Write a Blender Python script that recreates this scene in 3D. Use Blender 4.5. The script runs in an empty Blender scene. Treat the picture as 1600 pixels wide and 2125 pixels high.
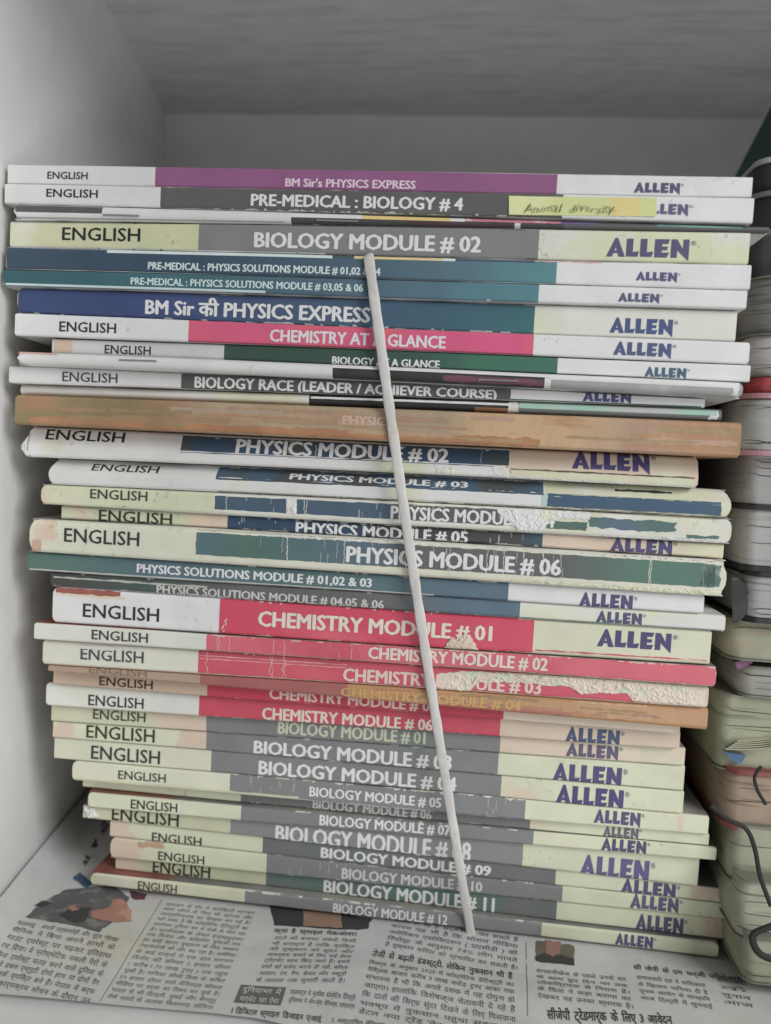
import bpy, bmesh, math, random
from mathutils import Vector, Matrix, noise

random.seed(7)
SC = bpy.context.scene
COL = SC.collection

# ------------------------------------------------------------------ camera
H = 0.2062                        # height of the lens above the shelf board
FPX = 1640.0                      # focal length in pixels of a 1600 wide picture
yaw, pit, rol = (math.radians(a) for a in (5.73, 3.5, 3.06))
FW = Vector((-math.sin(yaw)*math.cos(pit), math.cos(yaw)*math.cos(pit), -math.sin(pit)))
R0 = Vector((math.cos(yaw), math.sin(yaw), 0)); U0 = R0.cross(FW)
RT = R0*math.cos(rol) + U0*math.sin(rol); UP = U0*math.cos(rol) - R0*math.sin(rol)
cam = bpy.data.cameras.new('camera'); co = bpy.data.objects.new('camera', cam); COL.objects.link(co)
m3 = Matrix((RT, UP, -FW)).transposed()
co.matrix_world = Matrix.Translation((0, 0, H)) @ m3.to_4x4()
cam.sensor_fit = 'HORIZONTAL'; cam.sensor_width = 36; cam.lens = 36*FPX/1600
cam.clip_start = 0.01; cam.clip_end = 20
cam.dof.use_dof = True; cam.dof.focus_distance = 0.314; cam.dof.aperture_fstop = 9
SC.camera = co

# ------------------------------------------------------------------ light
w = bpy.data.worlds.new('World'); SC.world = w; w.use_nodes = True
bg = w.node_tree.nodes['Background']
bg.inputs['Color'].default_value = (1.0, 1.0, 1.0, 1); bg.inputs['Strength'].default_value = 0.13

def area(name, loc, tgt, sx, sy, power, color=(1, 1, 1)):
    l = bpy.data.lights.new(name, 'AREA'); l.shape = 'RECTANGLE'; l.size = sx; l.size_y = sy
    l.energy = power; l.color = color
    o = bpy.data.objects.new(name, l); COL.objects.link(o); o.location = loc
    o.rotation_euler = (Vector(tgt)-Vector(loc)).to_track_quat('-Z', 'Y').to_euler()
    return o
area('room_light', (1.12, -0.62, 0.98), (-.08, 0.33, 0.06), 0.8, 0.8, 18.6, (1, 1, 1))
area('low_fill_light', (0.40, -0.36, -0.09), (-.03, 0.42, 0.32), 0.8, 0.2, 2.3, (0.98, 0.99, 1.0))  # added fill lamp, low in front, brightens ceiling front and lower spines

SC.view_settings.view_transform = 'Standard'; SC.view_settings.look = 'None'
SC.view_settings.exposure = 0; SC.view_settings.gamma = 1
try: SC.view_settings.use_curve_mapping = False
except Exception: pass

# ------------------------------------------------------------------ picture <-> place
CP = Vector((0, 0, H))
def ray(x, y): return FW + RT*((x-800)/FPX) - UP*((y-1062.5)/FPX)
def at(x, y, Y):
    d = ray(x, y); return CP + d*(Y/d.y)
def on_z(x, y, z):
    d = ray(x, y); return CP + d*((z-H)/d.z)
def proj(p):
    q = p-CP; k = q.dot(FW)
    return 800+FPX*q.dot(RT)/k, 1062.5-FPX*q.dot(UP)/k

# ------------------------------------------------------------------ materials
def lin(c):
    c /= 255.0
    return c/12.92 if c <= .04045 else ((c+.055)/1.055)**2.4
GAIN = 0.74
def alb(rgb):
    a = [lin(c)/GAIN for c in rgb]; g = .3*a[0]+.5*a[1]+.2*a[2]
    return tuple(min(.86, c*.91+g*.09) for c in a)
PAPER = (206, 202, 188)
_m = {}
def M(rgb, var=.05, wear=0., rough=.5, spec=.3, alt=None, altf=.55, alts=34., worn=PAPER, ramp=None, dirt=.0, bump=.06, streak=None, rn=0.):
    key = (rgb, var, wear, rough, spec, alt, altf, alts, worn, tuple(ramp) if ramp else None, dirt, bump, streak, rn)
    if key in _m: return _m[key]
    mt = bpy.data.materials.new('paint'); mt.use_nodes = True
    nt = mt.node_tree; N = nt.nodes; L = nt.links
    b = N['Principled BSDF']; b.inputs['Roughness'].default_value = rough
    b.inputs['Specular IOR Level'].default_value = spec
    geo = N.new('ShaderNodeNewGeometry'); pos = geo.outputs['Position']
    def noi(scale, det=3, vec=pos):
        n = N.new('ShaderNodeTexNoise'); n.inputs['Scale'].default_value = scale; n.inputs['Detail'].default_value = det
        L.new(vec, n.inputs['Vector']); return n.outputs['Fac']
    def mr(s, a, bb, c=0., d=1.):
        n = N.new('ShaderNodeMapRange'); n.clamp = True
        n.inputs[1].default_value = a; n.inputs[2].default_value = bb; n.inputs[3].default_value = c; n.inputs[4].default_value = d
        L.new(s, n.inputs[0]); return n.outputs[0]
    def mix(f, a, bb):
        n = N.new('ShaderNodeMix'); n.data_type = 'RGBA'
        for s, v in ((n.inputs[0], f), (n.inputs[6], a), (n.inputs[7], bb)):
            if isinstance(v, (int, float)): s.default_value = v
            elif isinstance(v, tuple): s.default_value = (*v, 1)
            else: L.new(v, s)
        return n.outputs[2]
    base = alb(rgb)
    if ramp:
        sx = N.new('ShaderNodeSeparateXYZ'); L.new(pos, sx.inputs[0])
        x0, x1 = ramp[0][0], ramp[-1][0]
        cr = N.new('ShaderNodeValToRGB'); 
        xs_ = sx.outputs[0]
        if rn:
            a_ = N.new('ShaderNodeMath'); a_.operation = 'MULTIPLY_ADD'; L.new(noi(75, 5), a_.inputs[0]); a_.inputs[1].default_value = rn; a_.inputs[2].default_value = -rn/2
            b_ = N.new('ShaderNodeMath'); L.new(xs_, b_.inputs[0]); L.new(a_.outputs[0], b_.inputs[1]); xs_ = b_.outputs[0]
        f = mr(xs_, x0, x1); L.new(f, cr.inputs[0])
        el = cr.color_ramp.elements
        el[0].position = 0; el[0].color = (*alb(ramp[0][1]), 1); el[1].position = 1; el[1].color = (*alb(ramp[-1][1]), 1)
        for x, c in ramp[1:-1]:
            e = el.new((x-x0)/(x1-x0)); e.color = (*alb(c), 1)
        c0 = cr.outputs[0]
    else: c0 = base
    if alt:
        mpv = pos
        if streak:
            mp = N.new('ShaderNodeMapping'); mp.inputs['Scale'].default_value = streak; L.new(pos, mp.inputs[0]); mpv = mp.outputs[0]
        f = mr(noi(alts, 4, mpv), altf, altf+.12); c0 = mix(f, c0, alb(alt))
    if var:
        f = mr(noi(70, 4), .3, .7, 0, 1)
        dk = N.new('ShaderNodeHueSaturation'); dk.inputs['Value'].default_value = 1-2*var
        if isinstance(c0, tuple): dk.inputs['Color'].default_value = (*c0, 1)
        else: L.new(c0, dk.inputs['Color'])
        c0 = mix(f, dk.outputs[0], c0)
    if dirt:
        f1 = mr(noi(420, 6), .60, .70); f2 = mr(noi(45, 2), .5, .62)
        mm = N.new('ShaderNodeMath'); mm.operation = 'MULTIPLY'; L.new(f1, mm.inputs[0]); L.new(f2, mm.inputs[1])
        m2 = N.new('ShaderNodeMath'); m2.operation = 'MULTIPLY'; L.new(mm.outputs[0], m2.inputs[0]); m2.inputs[1].default_value = dirt
        c0 = mix(m2.outputs[0], c0, alb((96, 90, 74)))
    if wear:
        at_ = N.new('ShaderNodeAttribute'); at_.attribute_name = 'edge'
        n1 = mr(noi(260, 6), .42, .72, 0, wear); n2 = mr(noi(38, 2), .4, .66, .1, 1.5)
        mm = N.new('ShaderNodeMath'); mm.operation = 'MULTIPLY'; L.new(n1, mm.inputs[0]); L.new(n2, mm.inputs[1])
        sb = N.new('ShaderNodeMath'); sb.operation = 'SUBTRACT'; L.new(mm.outputs[0], sb.inputs[0]); L.new(at_.outputs['Fac'], sb.inputs[1])
        c0 = mix(mr(sb.outputs[0], -.02, .12), c0, alb(worn))
    if isinstance(c0, tuple): b.inputs['Base Color'].default_value = (*c0, 1)
    else: L.new(c0, b.inputs['Base Color'])
    if bump:
        bp = N.new('ShaderNodeBump'); bp.inputs['Strength'].default_value = bump; bp.inputs['Distance'].default_value = .001
        L.new(noi(300, 5), bp.inputs['Height']); L.new(bp.outputs[0], b.inputs['Normal'])
    _m[key] = mt
    return mt

# ------------------------------------------------------------------ mesh helpers
class MB:
    def __init__(s): s.v = []; s.f = []; s.mi = []; s.mats = []; s.edge = []; s.sm = []
    def mat(s, m):
        if m not in s.mats: s.mats.append(m)
        return s.mats.index(m)
    def grid(s, pts, m, edge=None, smooth=True):       # pts[i][j]
        k = s.mat(m); o = len(s.v); n = len(pts[0])
        for i, row in enumerate(pts):
            for j, p in enumerate(row):
                s.v.append(p); s.edge.append(edge[i][j] if edge else 99.)
        for i in range(len(pts)-1):
            for j in range(n-1):
                s.f.append((o+i*n+j, o+i*n+j+1, o+(i+1)*n+j+1, o+(i+1)*n+j)); s.mi.append(k); s.sm.append(smooth)
    def face(s, pts, m):
        k = s.mat(m); o = len(s.v); s.v += list(pts); s.edge += [99.]*len(pts)
        s.f.append(tuple(range(o, o+len(pts)))); s.mi.append(k); s.sm.append(False)
    def box(s, p8, m):
        k = s.mat(m); o = len(s.v); s.v += list(p8); s.edge += [99.]*8
        for f in ((0, 1, 2, 3), (7, 6, 5, 4), (0, 4, 5, 1), (1, 5, 6, 2), (2, 6, 7, 3), (3, 7, 4, 0)):
            s.f.append(tuple(o+i for i in f)); s.mi.append(k); s.sm.append(False)
    def bx(s, a, b, m):
        x0, y0, z0 = a; x1, y1, z1 = b
        s.box([Vector(q) for q in ((x0, y0, z0), (x1, y0, z0), (x1, y1, z0), (x0, y1, z0), (x0, y0, z1), (x1, y0, z1), (x1, y1, z1), (x0, y1, z1))], m)
    def prism(s, ring0, ring1, m, smooth=False):
        k = s.mat(m); o = len(s.v); n = len(ring0)
        s.v += list(ring0)+list(ring1); s.edge += [99.]*(2*n)
        for i in range(n):
            j = (i+1) % n; s.f.append((o+i, o+j, o+n+j, o+n+i)); s.mi.append(k); s.sm.append(smooth)
        s.f.append(tuple(o+i for i in reversed(range(n)))); s.mi.append(k); s.sm.append(False)
        s.f.append(tuple(o+n+i for i in range(n))); s.mi.append(k); s.sm.append(False)
    def build(s, name, parent=None, org=Vector((0, 0, 0))):
        me = bpy.data.meshes.new(name)
        me.from_pydata([tuple(Vector(p)-org) for p in s.v], [], s.f)
        for m in s.mats: me.materials.append(m)
        me.polygons.foreach_set('material_index', s.mi); me.polygons.foreach_set('use_smooth', s.sm)
        a = me.attributes.new('edge', 'FLOAT', 'POINT'); a.data.foreach_set('value', s.edge)
        me.update()
        o = bpy.data.objects.new(name, me); COL.objects.link(o)
        if parent: o.parent = parent
        else: o.location = org
        return o

def tag(o, label=None, cat=None, group=None, kind=None):
    if label: o['label'] = label
    if cat: o['category'] = cat
    if group: o['group'] = group
    if kind: o['kind'] = kind
    return o
def empty(name, loc, label=None, cat=None, group=None):
    o = bpy.data.objects.new(name, None); COL.objects.link(o); o.location = loc; o.empty_display_size = .01
    return tag(o, label, cat, group)

_tc = {}
def glyphs(s, bold=.02, res=2, spacing=1., line=1.):
    key = (s, bold, res, spacing, line)
    if key in _tc: return _tc[key]
    c = bpy.data.curves.new('lettering', 'FONT'); c.body = s; c.offset = bold; c.resolution_u = res; c.space_character = spacing
    c.space_line = line
    o = bpy.data.objects.new('lettering', c); COL.objects.link(o)
    bpy.context.view_layer.update()
    me = bpy.data.meshes.new_from_object(o.evaluated_get(bpy.context.evaluated_depsgraph_get()))
    v = [p.co.copy() for p in me.vertices]; f = [tuple(p.vertices) for p in me.polygons]
    bpy.data.objects.remove(o); bpy.data.curves.remove(c); bpy.data.meshes.remove(me)
    _tc[key] = (v, f)
    return v, f

def logo_glyphs():
    A = [[(0, 0), (.30, 0), (.37, .2), (.41, .34), (.47, .55), (.47, 1.03), (.42, 1.03)],
         [(.47, 1.03), (.47, .55), (.54, .34), (.58, .2), (.64, 0), (.96, 0), (.55, 1.03)],
         [(.37, .2), (.58, .2), (.54, .34), (.41, .34)]]
    L_ = [[(0, .02), (.33, .02), (.33, .27), (.33, 1), (0, 1)], [(.33, .02), (.58, .02), (.66, .32), (.33, .27)]]
    E_ = [[(0, 0), (.36, 0), (.36, 1), (0, 1)], [(.36, 0), (.62, 0), (.74, .28), (.36, .26)],
          [(.36, .4), (.62, .4), (.66, .6), (.36, .6)], [(.36, .74), (.66, .74), (.74, 1), (.36, 1)]]
    N_ = [[(0, 0), (.31, 0), (.31, 1), (0, 1)], [(.31, .42), (.60, .13), (.60, .46), (.31, .96)], [(.60, .13), (.9, -.16), (.9, 1), (.60, 1)]]
    v = []; f = []
    for g, dx in ((A, 0), (L_, 1.01), (L_, 1.72), (E_, 2.44), (N_, 3.26)):
        for poly in g:
            o = len(v); v += [Vector((x+dx, y, 0)) for x, y in poly]; f.append(tuple(range(o, o+len(poly))))
    rv, rf = glyphs('\u00ae', .0, 2)
    o = len(v); k = .36
    v += [Vector((4.24+p.x*k, .68+p.y*k, 0)) for p in rv]; f += [tuple(i+o for i in q) for q in rf]
    return v, f

# ------------------------------------------------------------------ the shelf
YB = 0.548; ZC = H+0.2355
def wx(y): return -.190-.0335*(y-.30)/.248
WX = wx(YB); XR = 0.56; YF = 0.262
white_paint = M((208, 208, 207), var=.03, rough=.55, spec=.25, bump=.12)
ceil_paint = M((196, 196, 195), var=.04, rough=.6, spec=.2, alt=(186, 186, 185), alts=22., altf=.5, streak=(1., 9., 1.), bump=.15)
sh = empty('wall_shelf', (0, YB, 0), 'white painted shelf compartment holding the stacked books on its newspaper lined board', 'shelf')
o_ = Vector((0, YB, 0))
def shelf_part(name, a, b, m):
    mb = MB(); mb.bx(a, b, m); return mb.build(name, sh, o_)
mb = MB(); q_ = [(wx(.255)-.02, .255), (wx(.255), .255), (wx(YB), YB), (wx(YB)-.02, YB)]
mb.box([Vector((x, y, -.02)) for x, y in q_]+[Vector((x, y, ZC+.02)) for x, y in q_], white_paint); mb.build('side_panel', sh, o_)
shelf_part('side_panel', (XR, YF-.05, -.02), (XR+.02, YB, ZC+.02), white_paint)
shelf_part('back_panel', (WX-.02, YB, -.02), (XR+.02, YB+.02, ZC+.02), white_paint)
shelf_part('top_board', (WX+.0, YF-.055, ZC), (XR, YB, ZC+.02), ceil_paint)
shelf_part('bottom_board', (WX, .20, -.02), (XR, YB, -.0012), white_paint)

# ------------------------------------------------------------------ the books
GAP = .00028
class Bk: pass
BOOKS = []; TOP = [None]
STACK = 'textbooks lying in the tall stack'
NAVY = (80, 76, 108)
INK = (44, 44, 44)
WHT = (204, 204, 203); CRM = (200, 203, 176); PCH = (203, 184, 164)
WHTX = (214, 214, 212)

def top_line(p): TOP[0] = p
def book(L, R, Y, name, label, cat, left, band, right, b, r=.0008, tilt=((0, 0), (1, 0)), depth=.19, wear=.35,
         ends=(.0004, .0004), edge=None, page=(196, 190, 170), cover=None, worn=PAPER, gap=GAP, glossy=.42):
    k = Bk(); BOOKS.append(k); k.i = len(BOOKS)
    k.BL = at(*L, Y[0]); k.BR = at(*R, Y[1])
    if k.i == 1:
        k.TL = at(15, 340, Y[0]); k.TR = at(1559, 367, Y[1])
        k.ztl, k.ztr = k.TL.z, k.TR.z
    else:
        a, c = TOP[0]
        f = lambda x: a.z+(c.z-a.z)*(x-a.x)/(c.x-a.x)
        k.ztl = f(k.BL.x)-gap; k.ztr = f(k.BR.x)-gap
    top_line((k.BL, k.BR))
    k.bt = 0. if k.i == 1 else BOOKS[-2].bb; k.bb = random.uniform(-.00035, .0005)*(0 if k.i == 37 else 1 if k.i > 8 else .5); k.lift = 0 if k.i == 1 else random.uniform(.0, .0003)
    k.T = ((k.ztl-k.BL.z)+(k.ztr-k.BR.z))/2
    k.r = min(r, k.T*.48); k.tilt = tilt; k.depth = depth
    d = (k.BR-k.BL); k.D = Vector((d.x, d.y, 0)); k.len = k.D.length
    k.N = Vector((-d.y, d.x, 0)).normalized()          # into the shelf
    k.ph = random.uniform(0, 9)
    def dy(v, t=.3):
        s = v*k.T; e = min(s, k.T-s); y = 0.
        if e < k.r: y = k.r-math.sqrt(max(0, k.r*k.r-(k.r-e)**2))
        for (a0, d0), (a1, d1) in zip(k.tilt, k.tilt[1:]):
            if a0 <= v <= a1: y += d0+(d1-d0)*(v-a0)/(a1-a0); break
        return y + .00022*math.sin(t*9+k.ph)
    def zt(t): return k.ztl*(1-t)+k.ztr*t+k.bt*math.sin(math.pi*t)-k.lift*max(0, noise.noise((t*3.1, k.i*1.7, 2)))*1.6
    def zb(t): return k.BL.z*(1-t)+k.BR.z*t+k.bb*math.sin(math.pi*t)
    k.zt, k.zb = zt, zb
    def S(t, v, off=0.):
        v2 = min(1, max(0, v))
        z = zt(t)*(1-v2)+zb(t)*v2
        p = k.BL + k.D*t; p = Vector((p.x, p.y, z))
        if off:
            e = .02; sl = (dy(min(1, v2+e), t)-dy(max(0, v2-e), t))/(2*e*k.T) if .03 < v2 < .97 else 0.
            n = Vector((0, 0, 0)) - k.N; n = (n + Vector((0, 0, 1))*max(-2, min(2, -sl))*-1).normalized()
            # the surface goes deeper by sl per metre downwards: normal tips up when sl < 0
            return p + k.N*dy(v2, t) + n*off
        return p + k.N*dy(v2, t)
    def inv(x, y):
        dd = ray(x, y); o = 0.; t = v = .5
        for _ in range(4):
            q = k.BL + k.N*o
            s = (q-CP).dot(k.N)/dd.dot(k.N); p = CP+dd*s
            t = (p-q).dot(k.D)/k.D.length_squared
            za, zc = zt(min(1, max(0, t))), zb(min(1, max(0, t)))
            v = (za-p.z)/(za-zc); o = dy(min(1, max(0, v)), min(1, max(0, t)))
        return t, v
    k.dy, k.S, k.inv = dy, S, inv
    def tx(x, v):                                       # t where the line v crosses picture column x
        t = (x-L[0])/(R[0]-L[0])
        for _ in range(6):
            e = 1e-3; f0 = proj(S(t, v))[0]; t -= (f0-x)/((proj(S(t+e, v))[0]-f0)/e)
        return t
    k.tx = tx
    k.root = empty(name, (k.BL+k.BR)/2 + k.N*.09, label, cat, STACK); k.org = k.root.location.copy()
    # the spine
    mb = k.mb = MB()
    T = k.T; nr = 5
    vs = sorted(set([round(k.r/T*(1-math.cos(math.pi/2*i/nr)), 5) for i in range(nr+1)] +
                    [round(1-k.r/T*(1-math.cos(math.pi/2*i/nr)), 5) for i in range(nr+1)] +
                    [round(.5*i/3+.5*0, 4) for i in range(1, 6)] + [a for a, _ in tilt]))
    vs = [v for v in vs if 0 <= v <= 1]
    bs = [0, tx(b[0], .5) if b[0] is not None else 0, tx(b[1], .5) if b[1] is not None else 1, 1]
    k.bs = bs; k.vs = vs
    def inset(v, rc):
        e = min(v, 1-v)*T
        return 0. if e >= rc else rc-math.sqrt(max(0, rc*rc-(rc-e)**2))
    for a, c, mm in ((bs[0], bs[1], left), (bs[1], bs[2], band), (bs[2], bs[3], right)):
        if c-a < 1e-4: continue
        n = max(2, int((c-a)*60)); G = []; E = []
        for i in range(n+1):
            t = a+(c-a)*i/n; row = []; er = []
            for v in vs:
                tt = max(t, inset(v, ends[0])/k.len) if t < .1 else min(t, 1-inset(v, ends[1])/k.len) if t > .9 else t
                wob = .00006*noise.noise((tt*60+k.i*3.1, v*3, k.i))
                row.append(S(tt, v)+k.N*wob)
                er.append(min(v*T, (1-v)*T, tt*k.len, (1-tt)*k.len)*1000)
            G.append(row); E.append(er)
        m = mm if not isinstance(mm, tuple) else M(mm, wear=wear, dirt=.25, rough=glossy, worn=worn)
        mb.grid(G, m, E)
    # pages and covers behind it
    pg = MB(); pm = M(page, var=.08, rough=.8, spec=.1, bump=.3, alt=(150, 144, 126), alts=60, altf=.55, streak=(1., 1., 60.))
    x0, x1 = .0012/k.len, 1-.0012/k.len
    def ring(t):
        z0 = zt(t)-.0004; z1 = zb(t)+.0004; p = k.BL+k.D*t
        out = []
        for v in [v for v in vs]:
            q = S(t, v)+k.N*.0005; q.z = min(z0, max(z1, q.z)); out.append(q)
        for z in (z1, z0):
            q = p+k.N*(depth-.001); out.append(Vector((q.x, q.y, z)))
        return out
    rs = [ring(x0+(x1-x0)*i/12) for i in range(13)]
    pg.grid([r_+[r_[0]] for r_ in rs], pm, smooth=False); pg.face(list(reversed(rs[0])), pm); pg.face(rs[-1], pm)
    k.pages = pg.build('page_block', k.root, k.org)
    cm = cover or M(WHT, alt=(150, 148, 146), alts=26, altf=.5, rough=.4, var=.08)
    for nm, v, sg in (('front_cover', 0., -1), ('back_cover', 1., 1)):
        c = MB(); y0 = dy(v, .5)-.0001
        fz = zt if v == 0 else zb; G = []
        for i in range(15):
            t = .0005+.999*i/14; z = fz(t); row = []
            for d_, zo in ((y0, 0), (depth*.5, 0), (depth, 0), (depth, sg*.0003), (depth*.5, sg*.0003), (y0, sg*.0003), (y0, 0)):
                p = k.BL+k.D*t+k.N*d_; row.append(Vector((p.x, p.y, z+zo)))
            G.append(row)
        c.grid(G, cm, smooth=False); c.face(G[0][:-1], cm); c.face(G[-1][:-1], cm); c.build(nm, k.root, k.org)
    k.texts = []
    return k

def stained(base, Y, y, *spans, stain=PCH, rn=.03, **q):        # paper with ragged stains between picture columns
    X = lambda x: at(x, y, Y).x
    st = [(X(-300), base)]
    for a, c in spans: st += [(X(a-7), base), (X(a+7), stain), (X(c-7), stain), (X(c+7), base)]
    st.append((X(1900), base)); return M(base, ramp=st, rn=rn, **q)
def patch(k, x0, x1, v0, v1, m, jag=0., off=.00006, wear=0., jx=None, n=None):
    if not hasattr(m, 'node_tree'): m = M(m, wear=wear, rough=.55)
    vm = (v0+v1)/2; t0, t1 = k.tx(x0, vm), k.tx(x1, vm)
    t0 = max(t0, .0012/k.len); t1 = min(t1, 1-.0012/k.len)
    L = (t1-t0)*k.len; n = n or max(3, int(L/.0009)) if jag else max(2, int(L/.004))
    n = min(n, 320); G = []; sd = random.uniform(0, 99); jx = jag if jx is None else jx
    for i in range(n+1):
        s = i/n
        ja = noise.fractal((s*L*230, sd, 0), .9, 2, 3)*jag/k.T; jb = noise.fractal((s*L*230, sd+7, 0), .9, 2, 3)*jag/k.T
        row = []
        for j in range(9):
            u = j/8; v = (v0+ja)*(1-u)+(v1+jb)*u; v = min(1 if v1 >= 1 else .999, max(0, v))
            tj = t0+(t1-t0)*s
            if jx and i in (0, n): tj += noise.noise((u*4, sd, i))*jx*1.6/k.len
            row.append(k.S(min(.9992, max(.0008, tj)), v)+(-k.N)*off)
        G.append(row)
    k.mb.grid(G, m)

def crack(k, x, v0, v1, w=.00022, m=None, bend=.0006, off=.0001):
    m = m or M(PAPER, rough=.8); t0 = k.tx(x, .5); sd = random.uniform(0, 99); G = []
    n = 14
    for i in range(n+1):
        v = v0+(v1-v0)*i/n; c = t0+noise.fractal((i*.45, sd, 0), 1, 2, 3)*bend/k.len
        ww = w*(.35+1.1*abs(noise.noise((i*.9, sd, 4))))/k.len
        G.append([k.S(c-ww, v)+(-k.N)*off, k.S(c+ww, v)+(-k.N)*off])
    k.mb.grid(G, m)
def cracks(k, x0, x1, n, vr=(.0, .5), w=.00014, m=None):
    for _ in range(n):
        a = random.uniform(*vr)*.4 if random.random() < .6 else random.uniform(.4, .7)
        crack(k, random.uniform(x0, x1), a, min(.98, a+random.uniform(.15, .5)), w*random.uniform(.5, 1.4), m)

def nicks(k, n, x0, x1, c=PAPER, top=True, bot=True, big=.0007):
    m = M(c, rough=.85, var=.1)
    for _ in range(n):
        x = random.uniform(x0, x1); L = min(60, random.expovariate(1/10.)+3); h = random.uniform(.2, 1)*big/k.T; up = (random.random() < .5 and top) or not bot
        t0 = min(.998, max(.001, k.tx(x, .5))); t1 = min(.999, k.tx(x+L, .5)); G = []; sd = random.uniform(0, 99); nn = max(6, int(L/2.5))
        for i in range(nn+1):
            f = i/nn; e = max(.02, math.sin(math.pi*f)**.5*(.55+1.1*noise.noise((f*L*.22, sd, 0)))); vv = k.r*.3/k.T+h*e; tt = t0+(t1-t0)*f
            G.append([k.S(tt, (vv*j/4) if up else 1-vv*j/4)-k.N*.0001 for j in range(5)])
        k.mb.grid(G, m)
def text(k, s, x0, x1, ref, h, color, name, bold=.022, off=.00014, tuck=0.):
    gv, gf = (logo_glyphs() if s == 'LOGO' else glyphs(s, 0.))
    xs = [p.x for p in gv]
    a, c = min(xs), (4.16 if s == 'LOGO' else max(xs)); cap = 1.0 if s == 'LOGO' else .705
    if s == 'LOGO': h = h*.95
    tr, _ = k.inv(*ref); va = k.inv(ref[0], ref[1]-h/2)[1]; vb = k.inv(ref[0], ref[1]+h/2)[1]
    vm = (va+vb)/2; t0, t1 = k.tx(x0, vm), k.tx(x1, vm)
    mb = MB(); bmm = bmesh.new(); bv = [bmm.verts.new(p) for p in gv]
    for f in gf:
        try: bmm.faces.new([bv[i] for i in f])
        except ValueError: pass
    for v in k.vs:
        y = (vb-v)*cap/(vb-va)
        bmesh.ops.bisect_plane(bmm, geom=bmm.verts[:]+bmm.edges[:]+bmm.faces[:], plane_co=(0, y, 0), plane_no=(0, 1, 0))
    bmm.verts.index_update(); gv = [p.co.copy() for p in bmm.verts]; gf = [[q.index for q in f.verts] for f in bmm.faces]; bmm.free()
    kk = mb.mat(color if hasattr(color, 'node_tree') else M(color, var=.03, rough=.5))
    layers = ((0, 0),) if s == 'LOGO' or not bold else ((-bold, 0), (0, -bold*.5), (0, bold*.5), (bold, 0))
    for li, (dx, dv) in enumerate(layers):
        o = len(mb.v)
        for p in gv:
            t = t0+(t1-t0)*(p.x+dx-a)/(c-a); v = vb-(vb-va)*(p.y+dv)/cap
            mb.v.append(k.S(t, v)+(-k.N)*(off+.000012*li))
        mb.f += [tuple(i+o for i in f) for f in gf]
    mb.edge = [99.]*len(mb.v); mb.mi = [kk]*len(mb.f); mb.sm = [False]*len(mb.f)
    k.texts.append((name, mb)); return mb
def torn(k, polys, m, off=.0004, name='torn_paper'):      # raised flakes of torn paper: list of picture polygons
    for pts in polys:
        mb = MB()
        c = [k.inv(*p) for p in pts]; n = len(c); ct = sum(a for a, _ in c)/n; cv = sum(b for _, b in c)/n
        outer = []
        for (t, v), (t2, v2) in zip(c, c[1:]+c[:1]):
            for j in range(6):
                f = j/6; tt = t+(t2-t)*f; vv = v+(v2-v)*f
                q = noise.noise((tt*300, vv*12, 3.3))*.0007
                outer.append((min(.999, max(.001, tt+q/k.len)), min(.995, max(.005, vv+noise.noise((tt*300, vv*12, 8.8))*.0007/k.T))))
        def pt(t, v, o): return k.S(t, v)+(-k.N)*o
        R = [[], [], [], [], [], []]
        for t, v in outer:
            R[0].append(pt(t, v, .00004)); R[1].append(pt(t, v, off*.7))
            for q, f in ((2, .78), (3, .54), (4, .3), (5, .08)):
                t2, v2 = t+(ct-t)*(1-f), v+(cv-v)*(1-f)
                R[q].append(pt(t2, v2, off*(1+1.1*noise.noise((t2*420, v2*14, q)))))
        G = [r_+[r_[0]] for r_ in R]
        mb.grid(G, m, smooth=False); mb.face(R[5], m); mb.build(name, k.root, k.org)
def shred(k, top, bot, m, lo=.0001, hi=.0011, name='torn_paper', fr=1.):      # a strip of ripped paper between two picture lines
    def yl(L_, x):
        for (xa, ya), (xb, yb) in zip(L_, L_[1:]):
            if xa <= x <= xb: return ya+(yb-ya)*(x-xa)/(xb-xa)
        return L_[-1][1]
    x0, x1 = top[0][0], top[-1][0]; nx = int((x1-x0)/2.2)+2; mb = MB(); G = []; sd = random.uniform(0, 90)
    for i in range(nx+1):
        x = x0+(x1-x0)*i/nx; ya = yl(top, x)+2.2*noise.fractal((x*.11, sd, 0), .8, 2, 4); yb = max(ya+1.5, yl(bot, x)+3.4*noise.fractal((x*.10, sd+9, 0), .8, 2, 4)); row = []
        for j in range(13):
            f = j/12; t, v = k.inv(x, ya+(yb-ya)*f); v = min(.998, max(.002, v)); t = min(.9985, max(.0015, t))
            e = min(1, 5*f, 5*(1-f)+.5, 10*i/nx+.1, 10*(1-i/nx)+.1)
            h = lo+hi*e*abs(noise.fractal((x*.045*fr, f*3.2+sd, 2), .7, 2.1, 5))
            row.append(k.S(t, v)-k.N*h)
        G.append(row)
    mb.grid(G, m, smooth=False); return mb.build(name, k.root, k.org)
def done(k):
    sp = k.spine = k.mb.build('spine', k.root, k.org)
    for nm, mb in k.texts: mb.build(nm, sp, k.org)

LANG, TITLE, LOGO = 'language_lettering', 'title_lettering', 'publisher_logo'
def eng(k, x0, x1, y, h, c=INK): text(k, 'ENGLISH', x0, x1, ((x0+x1)/2, y), h, c, LANG, .015)
def ttl(k, s, x0, x1, ref, h, c=(216, 216, 214)): text(k, s, x0, x1, ref, h, c, TITLE, .042)
def logo(k, x0, x1, y, h, c=NAVY): text(k, 'LOGO', x0, x1, ((x0+x1)/2, y), h, c, LOGO)

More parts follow.
